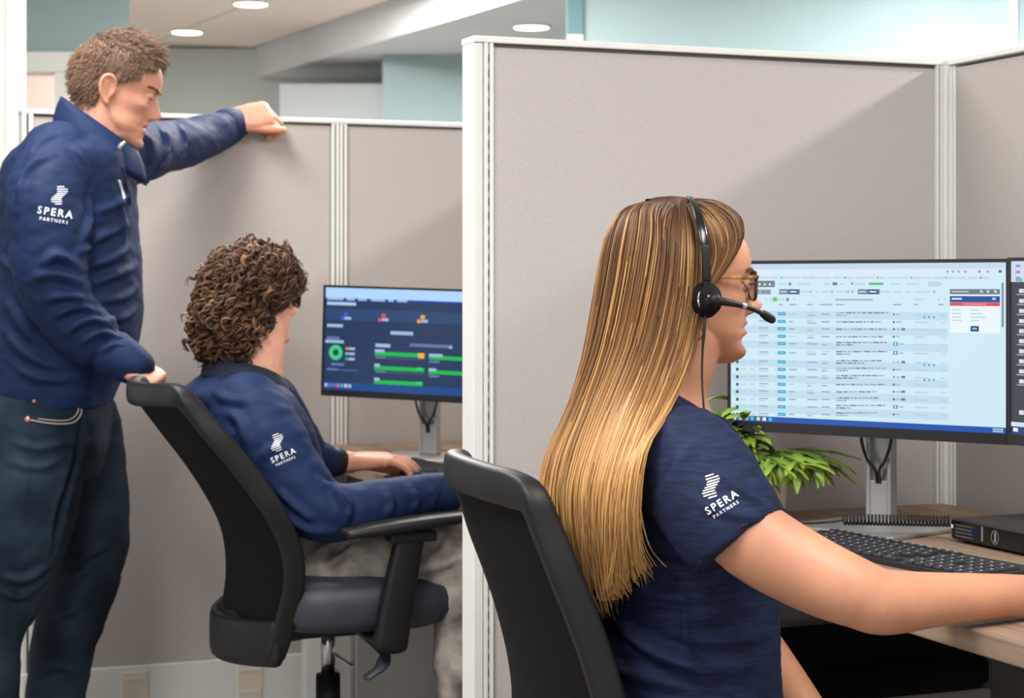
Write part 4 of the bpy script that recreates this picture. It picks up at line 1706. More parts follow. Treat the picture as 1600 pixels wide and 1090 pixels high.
# ================================================================== the woman at the near desk
WY = R(15)
WH = head_matrix(1078, 456, 2.60, WY, R(1), 0.93)
flesh_head = [xf(head_vf(lips=1.15, nose=1.25, jaw=0.95, brow=0.5), WH)]
flesh_head += [xf(q, WH) for q in lids(upper=0.0016, lower=-0.0044)]
for sd_ in (-1, 1):
    flesh_head += [xf(q, WH) for q in ear_vf(sd_, 0.92)]
flesh_head.append(tube([P(1078, 500, 2.60), P(1062, 560, 2.59), P(1045, 615, 2.585), P(1040, 670, 2.58)], [0.050, 0.051, 0.055, 0.075], n=24))
arm_r = [
    tube([P(1075, 715, 2.44), P(1125, 785, 2.38), P(1176, 842, 2.335), P(1262, 893, 2.31), P(1335, 925, 2.295), P(1385, 941, 2.30)],
         [0.058, 0.052, 0.0510, 0.0475, 0.043, 0.037], n=28),
    tube([P(1318, 918, 2.295), P(1365, 938, 2.295), P(1405, 940, 2.31), P(1450, 937, 2.335), P(1520, 933, 2.375), P(1600, 931, 2.42), P(1690, 935, 2.46)],
         [0.040, 0.0405, 0.0385, 0.0345, 0.0305, 0.0272, 0.0225], n=28),
    ball(P(1367, 962, 2.292), 0.021, 0.020, 0.017),
]
hand_r = hand_vf(P(1690, 936, 2.46), (0.90, 0.40, -0.06), (0, -0.1, 1), 1, (0.25, 0.35, 0.25), thumb=(0.7, 0.3, 0.3), s=0.92)
arm_l = [tube([P(1090, 730, 2.74), P(1120, 830, 2.78), P(1150, 950, 2.76), P(1160, 985, 2.75)], [0.055, 0.048, 0.040, 0.037], n=24),
         tube([P(1150, 970, 2.76), P(1185, 1015, 2.70), P(1240, 1085, 2.60), P(1275, 1125, 2.56)], [0.039, 0.038, 0.031, 0.024], n=24)]
hand_l = hand_vf(P(1275, 1125, 2.56), (0.55, -0.3, -0.55), (0.5, -0.2, 0.7), -1, (0.3, 0.4, 0.3), s=0.92)
wt_rows = [(1046, 660, 48, 2.58, 0.085), (1047, 682, 74, 2.58, 0.140), (1050, 712, 98, 2.58, 0.18), (1054, 760, 116, 2.58, 0.185), (1060, 830, 128, 2.58, 0.175),
           (1064, 900, 137, 2.58, 0.165), (1066, 980, 137, 2.58, 0.158), (1068, 1060, 137, 2.58, 0.165), (1068, 1130, 138, 2.58, 0.178), (1066, 1190, 136, 2.58, 0.185)]
core = [torso([(a, b, c * 0.9, d, e * 0.9) for a, b, c, d, e in wt_rows], R(16))]
wl = []
for D_, s_ in ((2.50, -1), (2.70, 1)):
    hip = P(1085, 1215, D_)
    knee = hip + Vector((0.42, 0.12, -0.03))
    ank = Vector((knee.x + 0.02, knee.y, 0.09))
    wl.append((hip, knee, ank))
    core.append(tube([hip, hip.lerp(knee, .5), knee], [0.078, 0.070, 0.055], n=20))
    core.append(tube([knee, knee.lerp(ank, .4), ank], [0.054, 0.050, 0.034], n=20))
woman = figure('person', [(flesh_head, 0.0026, 3), (arm_r + hand_r, 0.003, 6), (arm_l + hand_l, 0.003, 5)], core, [M['skin_w'], M['lip']],
               'person with long blonde hair, headset and navy polo, forearm resting on the desk')
paint_lips(woman, WH, 1)
eyes(woman, WH)
lashes(woman, WH, 0.0006)
brow_hair(woman, WH)

# polo shirt: body, sleeves, collar
sl_r = tube([P(1062, 706, 2.47), P(1086, 742, 2.41), P(1120, 794, 2.362), P(1157, 846, 2.345)], [0.068, 0.076, 0.0735, 0.068], n=36, cap=False)
sl_l = tube([P(1075, 710, 2.70), P(1100, 760, 2.75), P(1122, 840, 2.78)], [0.078, 0.074, 0.064], n=28, cap=False)
sh = tube([P(1035, 692, 2.66), P(1045, 688, 2.58), P(1066, 692, 2.50)], [0.050, 0.050, 0.052], n=24)
polo = fuse([torso(wt_rows, R(16)), sl_r, sl_l, sh], 0.0045, 7)
folds(polo, [
    ([(1205, 790), (1150, 760), (1100, 720)], 0.0028, 0.010), ([(1200, 815), (1140, 800), (1080, 780)], 0.0024, 0.010), ([(1175, 775), (1130, 735)], 0.0022, 0.010),
    ([(1090, 690), (1060, 720), (1020, 790)], 0.0030, 0.014), ([(1075, 900), (1040, 880), (990, 870)], 0.0055, 0.013), ([(1100, 930), (1040, 930), (970, 905)], 0.0065, 0.015),
    ([(1150, 940), (1090, 965), (1000, 960)], 0.0050, 0.016), ([(1190, 990), (1120, 1000), (1010, 985)], 0.0050, 0.016), ([(1195, 1040), (1100, 1040), (980, 1010)], 0.0055, 0.018),
    ([(940, 940), (1000, 1000), (1080, 1040), (1130, 1085)], 0.0075, 0.014), ([(1060, 890), (1070, 960), (1075, 1040)], 0.0030, 0.008), ([(950, 1040), (1020, 1060), (1100, 1075)], 0.0055, 0.014),
    ([(1150, 900), (1120, 925), (1080, 945)], 0.0045, 0.012)], grain=0.0030, gscale=11, seed=3.0)
shirt_w = link('polo_shirt', polo, M['navy_polo'], woman, True)
# sleeve hem: double-stitched band
hc = P(1157, 846, 2.345)
hd = (P(1157, 846, 2.345) - P(1118, 792, 2.365)).normalized()
for k, off in enumerate((-0.004, -0.022)):
    ring = []
    s_ = hd.cross(Vector((0, 0, 1))).normalized()
    u_ = s_.cross(hd)
    ring = [hc + hd * (off + 0.004) + (s_ * math.cos(w) + u_ * math.sin(w)) * (0.0672 if k == 0 else 0.0688) for w in np.linspace(0, 2 * math.pi, 41)]
    MB().add(tube(ring, [0.0016 if k == 0 else 0.0008] * 41, n=6, sub=1, cap=False)).build('sleeve_hem', M['navy_polo'], shirt_w, True)
# collar: folded stand-up band round the neck
def collar(par, pts_top, pts_bot, m, thick=0.003):
    t = catmull([tuple(p) for p in pts_top], 5)
    b = catmull([tuple(p) for p in pts_bot], 5)
    rows = []
    cen = np.vstack([t, b]).mean(0)
    for s in np.linspace(0, 1, 6):
        rows.append([Vector(t[i] * (1 - s) + b[i] * s) + (Vector(t[i] * (1 - s) + b[i] * s) - Vector(cen)).normalized() * (0.006 * math.sin(math.pi * s)) for i in range(len(t))])
    v = [p for r_ in rows for p in r_]
    n = len(t)
    f = [(k * n + i, k * n + i + 1, (k + 1) * n + i + 1, (k + 1) * n + i) for k in range(5) for i in range(n - 1)]
    o = mesh_obj('collar', v, f, m, par, True)
    md = o.modifiers.new('s', 'SOLIDIFY')
    md.thickness = thick
    md.offset = 0
    return o


def arc(c, rx, ry, z0, z1, a0, a1, yaw, n=9):
    """points round a neck: angle 0 = front; z goes from z0 (front) to z1 (back)"""
    out = []
    for a in np.linspace(a0, a1, n):
        x, y = rx * math.cos(a), ry * math.sin(a)
        k = 0.5 - 0.5 * math.cos(a)
        out.append(Vector(c) + Vector((x * math.cos(yaw) - y * math.sin(yaw), x * math.sin(yaw) + y * math.cos(yaw), z0 + (z1 - z0) * k)))
    return out


nc = P(1050, 628, 2.585)
collar(shirt_w, arc(nc, 0.060, 0.060, -0.030, 0.040, 0.25, 2 * math.pi - 0.25, WY), arc(nc + Vector((0, 0, -0.016)), 0.080, 0.086, -0.046, 0.0, 0.18, 2 * math.pi - 0.18, WY), M['navy_polo'])
logo(shirt_w, polo, 1127, 784, 47, 32, (1111, 759, 34, 8))

# trousers (below the frame)
tr = [torso([(1066, 1150, 134, 2.58, 0.185), (1072, 1200, 138, 2.58, 0.19), (1080, 1260, 120, 2.58, 0.18)], R(16))]
for hip, knee, ank in wl:
    tr.append(tube([hip, hip.lerp(knee, .5), knee + Vector((0.02, 0, 0))], [0.092, 0.082, 0.066], n=20))
    tr.append(tube([knee, knee.lerp(ank, .5), ank], [0.066, 0.062, 0.055], n=20))
link('trousers', fuse(tr, 0.010, 4), M['black_cloth'], woman, True)
for hip, knee, ank in wl:
    MB().add(tube([ank + Vector((-0.05, 0, -0.035)), ank + Vector((0.03, 0, -0.030)), ank + Vector((0.12, 0.02, -0.055)), ank + Vector((0.17, 0.03, -0.065))], [(0.034, 0.045), (0.038, 0.050), (0.042, 0.030), (0.030, 0.020)], n=16, power=2.6)).build('shoe', M['shoe'], woman, True)

# hair: guides from the parting down the back, a solid mass under separate strands
GU = [
    [(1080, 317, 2.575), (1096, 380, 2.520), (1096, 450, 2.510), (1085, 520, 2.505), (1070, 580, 2.485), (1040, 645, 2.425), (1006, 700, 2.345), (992, 780, 2.335), (994, 850, 2.36), (1003, 885, 2.38)],
    [(1062, 313, 2.580), (1062, 378, 2.512), (1056, 450, 2.500), (1040, 530, 2.490), (1014, 605, 2.465), (985, 680, 2.395), (966, 745, 2.355), (960, 810, 2.355), (962, 870, 2.38), (968, 912, 2.40)],
    [(1040, 312, 2.590), (1018, 372, 2.512), (1006, 450, 2.495), (986, 540, 2.485), (956, 620, 2.465), (928, 695, 2.43), (912, 760, 2.41), (914, 830, 2.415), (926, 890, 2.43), (940, 938, 2.44)],
    [(1022, 314, 2.60), (976, 366, 2.535), (962, 450, 2.525), (941, 550, 2.515), (910, 640, 2.50), (884, 710, 2.48), (874, 775, 2.465), (882, 840, 2.465), (900, 895, 2.47), (918, 935, 2.475)],
    [(1012, 316, 2.62), (952, 376, 2.60), (938, 460, 2.60), (919, 560, 2.60), (890, 645, 2.59), (860, 712, 2.575), (850, 770, 2.56), (858, 835, 2.55), (880, 890, 2.54), (905, 930, 2.53)],
    [(1012, 318, 2.64), (966, 380, 2.67), (950, 460, 2.685), (932, 560, 2.69), (908, 650, 2.69), (882, 725, 2.68), (870, 790, 2.67), (876, 845, 2.655), (893, 893, 2.64), (912, 925, 2.62)],
    [(1060, 318, 2.65), (1040, 390, 2.685), (1030, 470, 2.695), (1010, 560, 2.695), (985, 640, 2.69), (950, 715, 2.68), (930, 785, 2.67), (925, 845, 2.655), (930, 893, 2.64), (940, 925, 2.62)],
]
for g in GU[2:6]:
    a_, b_ = g[0], g[1]
    g.insert(1, (a_[0] * .52 + b_[0] * .48 - 9, a_[1] * .62 + b_[1] * .38 - 6, a_[2] * .42 + b_[2] * .58))
K = 26
G = np.array([[np.interp(np.linspace(0, 1, K), np.linspace(0, 1, 5 * (len(g) - 1) + 1), catmull([tuple(P(*q)) for q in g], 5)[:, i]) for i in range(3)] for g in GU]).transpose(0, 2, 1)   # guides, K, 3


def guide(s):
    s = min(max(s, 0), len(G) - 1 - 1e-6)
    gi = catmull([G[max(int(s) - 1, 0)], G[int(s)], G[int(s) + 1], G[min(int(s) + 2, len(G) - 1)]], 1) if False else None
    i = int(s)
    t = s - i
    p0 = G[max(i - 1, 0)]; p1 = G[i]; p2 = G[i + 1]; p3 = G[min(i + 2, len(G) - 1)]
    return 0.5 * ((2 * p1) + (-p0 + p2) * t + (2 * p0 - 5 * p1 + 4 * p2 - p3) * t * t + (-p0 + 3 * p1 - 3 * p2 + p3) * t ** 3)


sec = [guide(s) for s in np.linspace(0, len(G) - 1, 40)]
rings = []
for k in range(K):
    ring = np.array([c[k] for c in sec])
    cen = ring.mean(0)
    rg = ring + (cen - ring) * 0.05
    # close through the inside of the mass
    inner = [rg[-1] * (1 - t) + rg[0] * t for t in np.linspace(0.1, 0.9, 10)]
    rings.append([Vector(p) for p in rg] + [Vector(p) for p in inner])
apex = [Vector(p) for p in rings[0]]
ac = sum(apex, Vector()) / len(apex)
rings.insert(0, [ac + (p - ac) * 0.30 + Vector((0, 0, 0.0035)) for p in apex])
hb = MB().add(loft(rings[:-1]))
hb_me = bpy.data.meshes.new('hair')
hb_me.from_pydata([tuple(p) for p in hb.v], [], hb.f)


def hair_col(t, seed, z=None):
    """brown at the roots, honey to blonde at the ends, with lighter streaks"""
    root = lin((72, 48, 34)); mid = lin((128, 88, 52)); tip = lin((204, 156, 98))
    t = np.asarray(t)[:, None]
    streak = (seed % 1.0)
    sh_ = 0.20 * (streak - 0.45)
    q = np.clip(t * 1.28 + sh_ - 0.05, 0, 1)
    c = np.where(q < 0.45, root + (mid - root) * (q / 0.45), mid + (tip - mid) * np.clip((q - 0.45) / 0.42, 0, 1))
    if streak > 0.80:
        c = c + (lin((206, 156, 96)) - c) * 0.55 * np.clip((t - 0.04) / 0.12, 0, 1)
    if streak < 0.16:
        c = c * 0.62
    return c


tk = np.linspace(0, 1, K)
nb = 50
set_col(hb_me, np.repeat(hair_col(np.concatenate([[0], tk[:-1]]), 0.12), nb, axis=0))
hair_w = link('hair', hb_me, M['hair'], woman, True)
hair_w['label'] = 'long straight hair, brown at the crown fading to blonde'
cv, rd, cl = [], [], []
cenl = np.array(sec).mean(0)
for i in range(3600):
    s = rng.uniform(-0.05, 5.4)
    s = abs(s)
    g = guide(s).copy()
    out = g - cenl
    out /= np.linalg.norm(out, axis=1, keepdims=True) + 1e-9
    lay = rng.uniform(-0.004, 0.004)
    lump = 0.0035 * np.sin(s * 31 + 2.2 * tk * 3 + 5 * np.sin(s * 7)) + 0.002 * np.sin(s * 83 + tk * 4)
    wob = 0.0025 * np.sin(tk * rng.uniform(3, 8) + rng.uniform(0, 6))
    g = g + out * (lay + lump * np.clip(tk * 4, 0, 1) + wob * tk)[:, None]
    side = np.array([0.93, 0.30, 0])
    g = g + side * ((rng.normal(0, 0.0035) * tk ** 2 + 0.003 * np.sin(tk * rng.uniform(4, 9) + rng.uniform(0, 6)) * tk)[:, None])
    clump = 0.5 + 0.5 * math.sin(s * 17.0 + 1.3 * math.sin(s * 41.0))
    e = min(1.0, rng.uniform(0.74, 1.0) * (0.90 + 0.10 * clump) + 0.06 * clump)
    m = max(int(K * e), 8)
    g = g[:m]
    if m == K:
        ext = rng.uniform(0, 0.03)
        d = (g[-1] - g[-3]); d /= np.linalg.norm(d)
        g[-3:] += d[None] * ext * np.array([.33, .66, 1])[:, None]
    r0 = rng.uniform(0.0007, 0.0015)
    part = np.array(P(1036 + 38 * max(0, 1 - s / 4.5) + rng.uniform(-6, 6), 310.5, 2.60))
    g = np.vstack([part[None], (part * 0.45 + g[0] * 0.55)[None] + np.array([0, 0, 0.003]), g])
    cv.append(g)
    rd.append(np.concatenate([[r0, r0], r0 * np.clip((1 - np.arange(m) / (m - 1)) * 5, 0.15, 1)]))
    cl.append(hair_col(np.concatenate([[0, 0], tk[:m]]), rng.random()))
# fine loose ends
for i in range(160):
    s = rng.uniform(0, 2.6)
    g = guide(s)[14:].copy()
    m = len(g)
    q = np.linspace(0, 1, m)
    g = g + np.array([1, 0.1, 0.1]) * (rng.normal(0.006, 0.014) * q ** 2)[:, None] + np.array([0, -1, 0]) * (0.004 * q)[:, None]
    cv.append(g)
    rd.append(0.0005 * np.ones(m))
    cl.append(hair_col(tk[14:], 0.9))
# front hair, swept from the parting past the temple and back under the headband
FG = [
    [(1084, 317, 2.585), (1118, 321, 2.570), (1148, 338, 2.560), (1160, 360, 2.555), (1148, 392, 2.548), (1126, 425, 2.535), (1104, 452, 2.520)],
    [(1084, 317, 2.580), (1112, 328, 2.550), (1136, 352, 2.540), (1142, 385, 2.535), (1126, 418, 2.528), (1100, 455, 2.515)],
    [(1082, 318, 2.570), (1100, 340, 2.535), (1116, 370, 2.522), (1118, 400, 2.518), (1108, 430, 2.515), (1094, 458, 2.510)],
    [(1080, 320, 2.560), (1090, 350, 2.525), (1098, 385, 2.515), (1100, 415, 2.512), (1095, 445, 2.509), (1086, 470, 2.507)],
]
FG2 = np.array([[np.interp(np.linspace(0, 1, 16), np.linspace(0, 1, len(catmull([tuple(P(*q)) for q in g], 5))), catmull([tuple(P(*q)) for q in g], 5)[:, i]) for i in range(3)] for g in FG]).transpose(0, 2, 1)
t16 = np.linspace(0, 1, 16)
for i in range(900):
    s = rng.uniform(0, 2.999)
    j = int(s)
    g = FG2[j] * (1 - s + j) + FG2[j + 1] * (s - j)
    g = g + rng.normal(0, 0.0018, 3)[None] + np.array([0, -1, 0]) * (0.003 * np.sin(np.pi * t16) * rng.uniform(0, 1))[:, None]
    r0 = rng.uniform(0.0007, 0.0013)
    cv.append(g)
    rd.append(r0 * np.ones(16))
    cl.append(hair_col(0.06 + t16 * 0.28, rng.random()))
# far side of the crown
for i in range(700):
    a = rng.uniform(0, 1)
    p0 = np.array(P(1010 + 75 * a, 315 - 2 * math.sin(a * 3), 2.60))
    p3 = np.array(P(1000 + 150 * a, 400 + 40 * a, 2.69))
    p1 = p0 + np.array([0.02 * a, 0.04, 0.006])
    p2 = p3 + np.array([0.008, 0.0, 0.055])
    q = np.linspace(0, 1, 10)[:, None]
    g = (1 - q) ** 3 * p0 + 3 * q * (1 - q) ** 2 * p1 + 3 * q * q * (1 - q) * p2 + q ** 3 * p3 + rng.normal(0, 0.0015, 3)
    cv.append(g)
    rd.append(0.0011 * np.ones(10))
    cl.append(hair_col(np.linspace(0, .2, 10), rng.random()))
st = strands('hair_strands', cv, rd, cl, hair_w)
st['kind'] = 'stuff'


# scalp under the front hair: a cap that follows the skull
def hair_cap(par, Hm, mask, inflate, col, name='hair', jit=0.0, **kw):
    zz = np.linspace(0.03, 0.23, 90)
    th = np.linspace(0, 2 * np.pi, 121)
    Z, TH = np.meshgrid(zz, th, indexing='ij')
    p0 = head_points(Z, TH, **kw)
    p = head_points(Z, TH, inflate=inflate, **kw)
    ok = mask(p0[..., 0], p0[..., 1], p0[..., 2])
    v, f, idx = [], [], {}
    for i in range(len(zz) - 1):
        for j in range(len(th) - 1):
            if ok[i, j] and ok[i + 1, j] and ok[i, j + 1] and ok[i + 1, j + 1]:
                q = []
                for a_, b_ in ((i, j), (i, j + 1), (i + 1, j + 1), (i + 1, j)):
                    b_ = b_ % (len(th) - 1)
                    if (a_, b_) not in idx:
                        idx[(a_, b_)] = len(v)
                        w = Vector(p[a_, b_])
                        if jit:
                            w = w + w.normalized() * jit * noise.fractal(w * 60, 0.8, 2, 3)
                        v.append(Hm @ w)
                    q.append(idx[(a_, b_)])
                f.append(tuple(q))
    # crown lid
    top = [idx.get((len(zz) - 1, j)) for j in range(len(th) - 1)]
    if all(t is not None for t in top):
        f.append(tuple(top))
    me = bpy.data.meshes.new(name)
    me.from_pydata([tuple(q) for q in v], [], f)
    me.update()
    set_col(me, np.array([lin(col)] * len(v)))
    o = link(name, me, M['hair'], par, True)
    md = o.modifiers.new('s', 'SOLIDIFY')
    md.thickness = inflate * 1.2
    md.offset = -1
    return o


hair_cap(hair_w, WH, lambda x, y, z: (z > 0.055) & (x < 0.045) | ((z > 0.080) & (x < 0.060)) | ((x < 0.0) & (z > -0.02)), 0.003, (70, 48, 34), name='hair_under')

# ------------------------------------------------------------------ glasses and headset
def inhead(Hm, pts):
    return [Hm @ Vector(p) for p in pts]


def glasses(Hm, label, frame_m, temple_m, x0=0.090, z0=0.010, hw=0.0255, hh=0.0205, r=0.0021):
    e = empty('glasses', Hm @ Vector((x0, 0, z0)))
    tag(e, label, 'glasses')
    inv = Matrix.Translation(-(Hm @ Vector((x0, 0, z0))))
    s = Hm.to_scale()[0]
    for sgn in (-1, 1):
        pts = []
        for w in np.linspace(0, 2 * math.pi, 33):
            cx, sx = math.cos(w), math.sin(w)
            yy = sgn * 0.0335 + hw * math.copysign(abs(cx) ** 0.62, cx)
            zz = z0 + hh * math.copysign(abs(sx) ** 0.62, sx)
            pts.append((x0 - 0.25 * max(0, abs(yy) - 0.02), yy, zz))
        MB().add(tube([inv @ q for q in inhead(Hm, pts)], [r * s * 1.25] * 33, n=8, sub=1, cap=False)).build('rim', frame_m, e, True)
        lp = [inv @ q for q in inhead(Hm, pts[:-1])]
        lp2 = [inv @ q for q in inhead(Hm, [(a - 0.0016, b, c) for a, b, c in pts[:-1]])]
        MB().add(loft([lp, lp2])).build('lens', M['lens'], e)
        tp = [(x0 - 0.008, sgn * 0.0610, z0 + 0.013), (x0 - 0.03, sgn * 0.0690, z0 + 0.012), (0.03, sgn * 0.0775, z0 + 0.012), (-0.004, sgn * 0.0785, z0 + 0.010), (-0.022, sgn * 0.0775, z0 - 0.006)]
        MB().add(tube([inv @ q for q in inhead(Hm, tp)], [(0.0016 * s, 0.0032 * s)] * 5, n=10, power=3)).build('temple', temple_m, e, True)
    MB().add(tube([inv @ q for q in inhead(Hm, [(x0 + 0.001, -0.010, z0 + 0.006), (x0 + 0.005, 0, z0 + 0.009), (x0 + 0.001, 0.010, z0 + 0.006)])], [0.0022 * s] * 3, n=8)).build('bridge', frame_m, e, True)
    return e


glasses(WH, 'tortoiseshell glasses with tan temples on the woman\'s face', mat('dark_tortoise', srgb(70, 42, 40), 0.25, var=0.3, vscale=90), M['tort'], x0=0.0905, z0=0.0105)

hs = empty('headset', P(1104, 468, 2.515))
tag(hs, 'black call-centre headset with boom microphone over the woman\'s hair', 'headset')
inv = -P(1104, 468, 2.515)


def hsb(name, vf, m, smooth=True):
    mb = MB().add(([p + inv for p in map(Vector, vf[0])], vf[1]))
    return mb.build(name, m, hs, smooth)


band = [P(1078, 309, 2.60), P(1084, 316, 2.562), P(1091, 335, 2.525), P(1098, 365, 2.502), P(1103, 400, 2.494), P(1105, 430, 2.492), P(1105, 456, 2.494)]
hsb('headband', tube(band, [(0.0058, 0.0020)] * 7, n=12, sub=4, up=(0.2, -1, 0.3), power=3), M['blackgloss'])
band2 = [P(1078, 309, 2.60), P(1080, 314, 2.65), P(1082, 345, 2.69), P(1082, 400, 2.705), P(1082, 450, 2.70)]
hsb('headband_far', tube(band2, [(0.0058, 0.0020)] * 5, n=12, sub=4, up=(0.2, 1, 0.3), power=3), M['blackgloss'])
hsb('slider', tube([P(1101, 385, 2.490), P(1104, 410, 2.488), P(1105, 436, 2.488)], [(0.0055, 0.003)] * 3, n=12, up=(0.2, -1, 0.1), power=3), M['black'])
pc0 = P(1104, 468, 2.505)
nd = Vector((0.35, -0.94, 0.02)).normalized()
hsb('ear_cushion', tube([pc0 + nd * -0.012, pc0 + nd * -0.004, pc0 + nd * 0.004], [(0.021, 0.024), (0.022, 0.025), (0.019, 0.022)], n=28, sub=2, power=2.2), M['cushion'])
hsb('ear_cup', tube([pc0 + nd * 0.002, pc0 + nd * 0.010, pc0 + nd * 0.014], [0.0185, 0.0170, 0.0125], n=28, sub=2), M['blackgloss'])
for k, (rr_, oo) in enumerate(((0.0174, 0.0105), (0.0108, 0.0165))):
    s_ = nd.cross(Vector((0, 0, 1))).normalized()
    u_ = s_.cross(nd)
    ring = [pc0 + nd * oo + (s_ * math.cos(w) + u_ * math.sin(w)) * rr_ for w in np.linspace(0, 2 * math.pi, 33)]
    hsb('trim_ring', tube(ring, [0.0015] * 33, n=6, sub=1, cap=False), M['silver'])
hsb('boom_pivot', tube([pc0 + nd * 0.012, pc0 + nd * 0.024], [0.0095, 0.0085], n=20, sub=1), M['black'])
bs = pc0 + nd * 0.020
boom = [bs, P(1130, 471, 2.488), P(1155, 476, 2.505), P(1172, 481, 2.520), P(1186, 487, 2.535), P(1198, 494, 2.545)]
hsb('boom', tube(boom, [0.0060, 0.0054, 0.0042, 0.0036, 0.0034, 0.0036], n=12), M['black'])
hsb('microphone', tube([P(1192, 490, 2.541), P(1200, 495, 2.548), P(1206, 499, 2.553)], [0.0050, 0.0066, 0.0056], n=14), M['black'])
hsb('boom_collar', tube([P(1160, 477, 2.509), P(1163, 478, 2.512)], [0.0047, 0.0046], n=12, sub=1), M['silver'])
cordp = [P(1102, 488, 2.500), P(1100, 520, 2.498), P(1098, 545, 2.50), P(1097, 590, 2.50), P(1100, 640, 2.49), P(1103, 670, 2.50), P(1108, 700, 2.53)]
hsb('cord', tube(cordp, [0.0016, 0.0024, 0.0016, 0.0014, 0.0014, 0.0014, 0.0014], n=8), M['cable'])

er_c = P(1087, 520, 2.515)
ring = [er_c + Vector((0.0095 * math.cos(w), -0.003 * math.cos(w), 0.0095 * math.sin(w))) for w in np.linspace(0, 2 * math.pi, 29)]
er = MB().add(tube(ring, [0.0010] * 29, n=6, sub=1, cap=False)).build('hoop_earring', M['gold'], None, True)
tag(er, 'small thin hoop earring below the headset ear cup', 'earring')

# ================================================================== the standing man
SY = R(6)
SH = head_matrix(180, 147, 4.25, SY, R(17), 1.045)
fh = [xf(head_vf(lips=0.75, nose=1.05, jaw=1.16, brow=1.1, fat=0.010, smile=1.4), SH)]
fh += [xf(q, SH) for q in lids(upper=-0.0012, lower=-0.0046)]
for sd_ in (-1, 1):
    fh += [xf(q, SH) for q in ear_vf(sd_, 0.88)]
fh.append(tube([P(172, 155, 4.25), P(165, 185, 4.25), P(152, 220, 4.25), P(140, 260, 4.25)], [0.070, 0.073, 0.078, 0.10], n=24))
fh.append(ball(P(194, 208, 4.25), 0.044, 0.056, 0.030))
# near hand on the chair back, far fist on the panel
hr = hand_vf(P(184, 566, 4.03), (0.74, -0.02, -0.36), (0.28, -0.38, 0.88), 1, ((1.15, 1.35, 0.5), (1.15, 1.4, 0.5), (1.2, 1.4, 0.5), (1.2, 1.35, 0.5)), spread=0.03, s=1.04, thumb=(0.6, 0.3, 0.3), thumb_drop=0.5)
wr = [tube([P(140, 525, 4.06), P(165, 545, 4.045), P(192, 567, 4.03)], [0.030, 0.032, 0.032], n=20)]
hl = hand_vf(P(363, 184, 4.92), (0.90, 0.22, 0.14), (-0.10, -0.80, 0.60), -1, ((0.85, 1.3, 1.0), (0.9, 1.35, 1.0), (0.95, 1.35, 1.0), (1.0, 1.3, 1.0)), spread=0.02, s=1.04, thumb=(0.30, 0.05, 0.1), thumb_drop=0.10)
wl2 = [tube([P(320, 212, 4.83), P(348, 199, 4.89), P(368, 190, 4.935)], [0.044, 0.038, 0.035], n=20)]
st_rows = [(128, 208, 46, 4.25, 0.100), (120, 222, 70, 4.25, 0.150), (114, 240, 88, 4.25, 0.205), (108, 270, 101, 4.25, 0.215), (108, 330, 106, 4.25, 0.21), (110, 400, 109, 4.25, 0.205),
           (110, 460, 112, 4.25, 0.205), (106, 520, 112, 4.25, 0.205), (98, 570, 104, 4.25, 0.20), (88, 610, 92, 4.25, 0.195), (84, 632, 88, 4.25, 0.19)]
core = [torso([(a, b, c * .9, d, e * .9) for a, b, c, d, e in st_rows], SY)]
core.append(tube([P(84, 262, 4.10), P(62, 350, 4.03), P(66, 450, 4.02), P(120, 520, 4.06), P(180, 560, 4.05)], [0.062, 0.060, 0.050, 0.034, 0.026], n=18))
core.append(tube([P(185, 245, 4.42), P(240, 236, 4.60), P(300, 222, 4.78), P(345, 203, 4.88)], [0.062, 0.052, 0.044, 0.036], n=18))
hipn, hipf = P(62, 640, 4.14), P(112, 640, 4.36)
kn, kf = P(22, 890, 4.12), P(136, 850, 4.34)
an, af = Vector((P(-20, 1090, 4.14).x, 4.14, 0.09)), Vector((P(88, 1090, 4.36).x - 0.02, 4.36, 0.09))
for h_, k_, a_ in ((hipn, kn, an), (hipf, kf, af)):
    core.append(tube([h_, h_.lerp(k_, .5), k_, k_.lerp(a_, .45), a_], [0.080, 0.072, 0.042, 0.030, 0.028], n=18))
man = figure('person', [(fh, 0.0032, 3), (hr + wr, 0.0026, 2), (hl + wl2, 0.0030, 2)], core, [M['skin_m'], M['lip']],
             'person standing at left in a navy quarter-zip and jeans, hands on panel and chair')
paint_lips(man, SH, 1, yw=0.018)
eyes(man, SH)
lashes(man, SH, -0.0022, rad=0.0012)
brow_hair(man, SH, z0=0.027, n=90, seed=4)

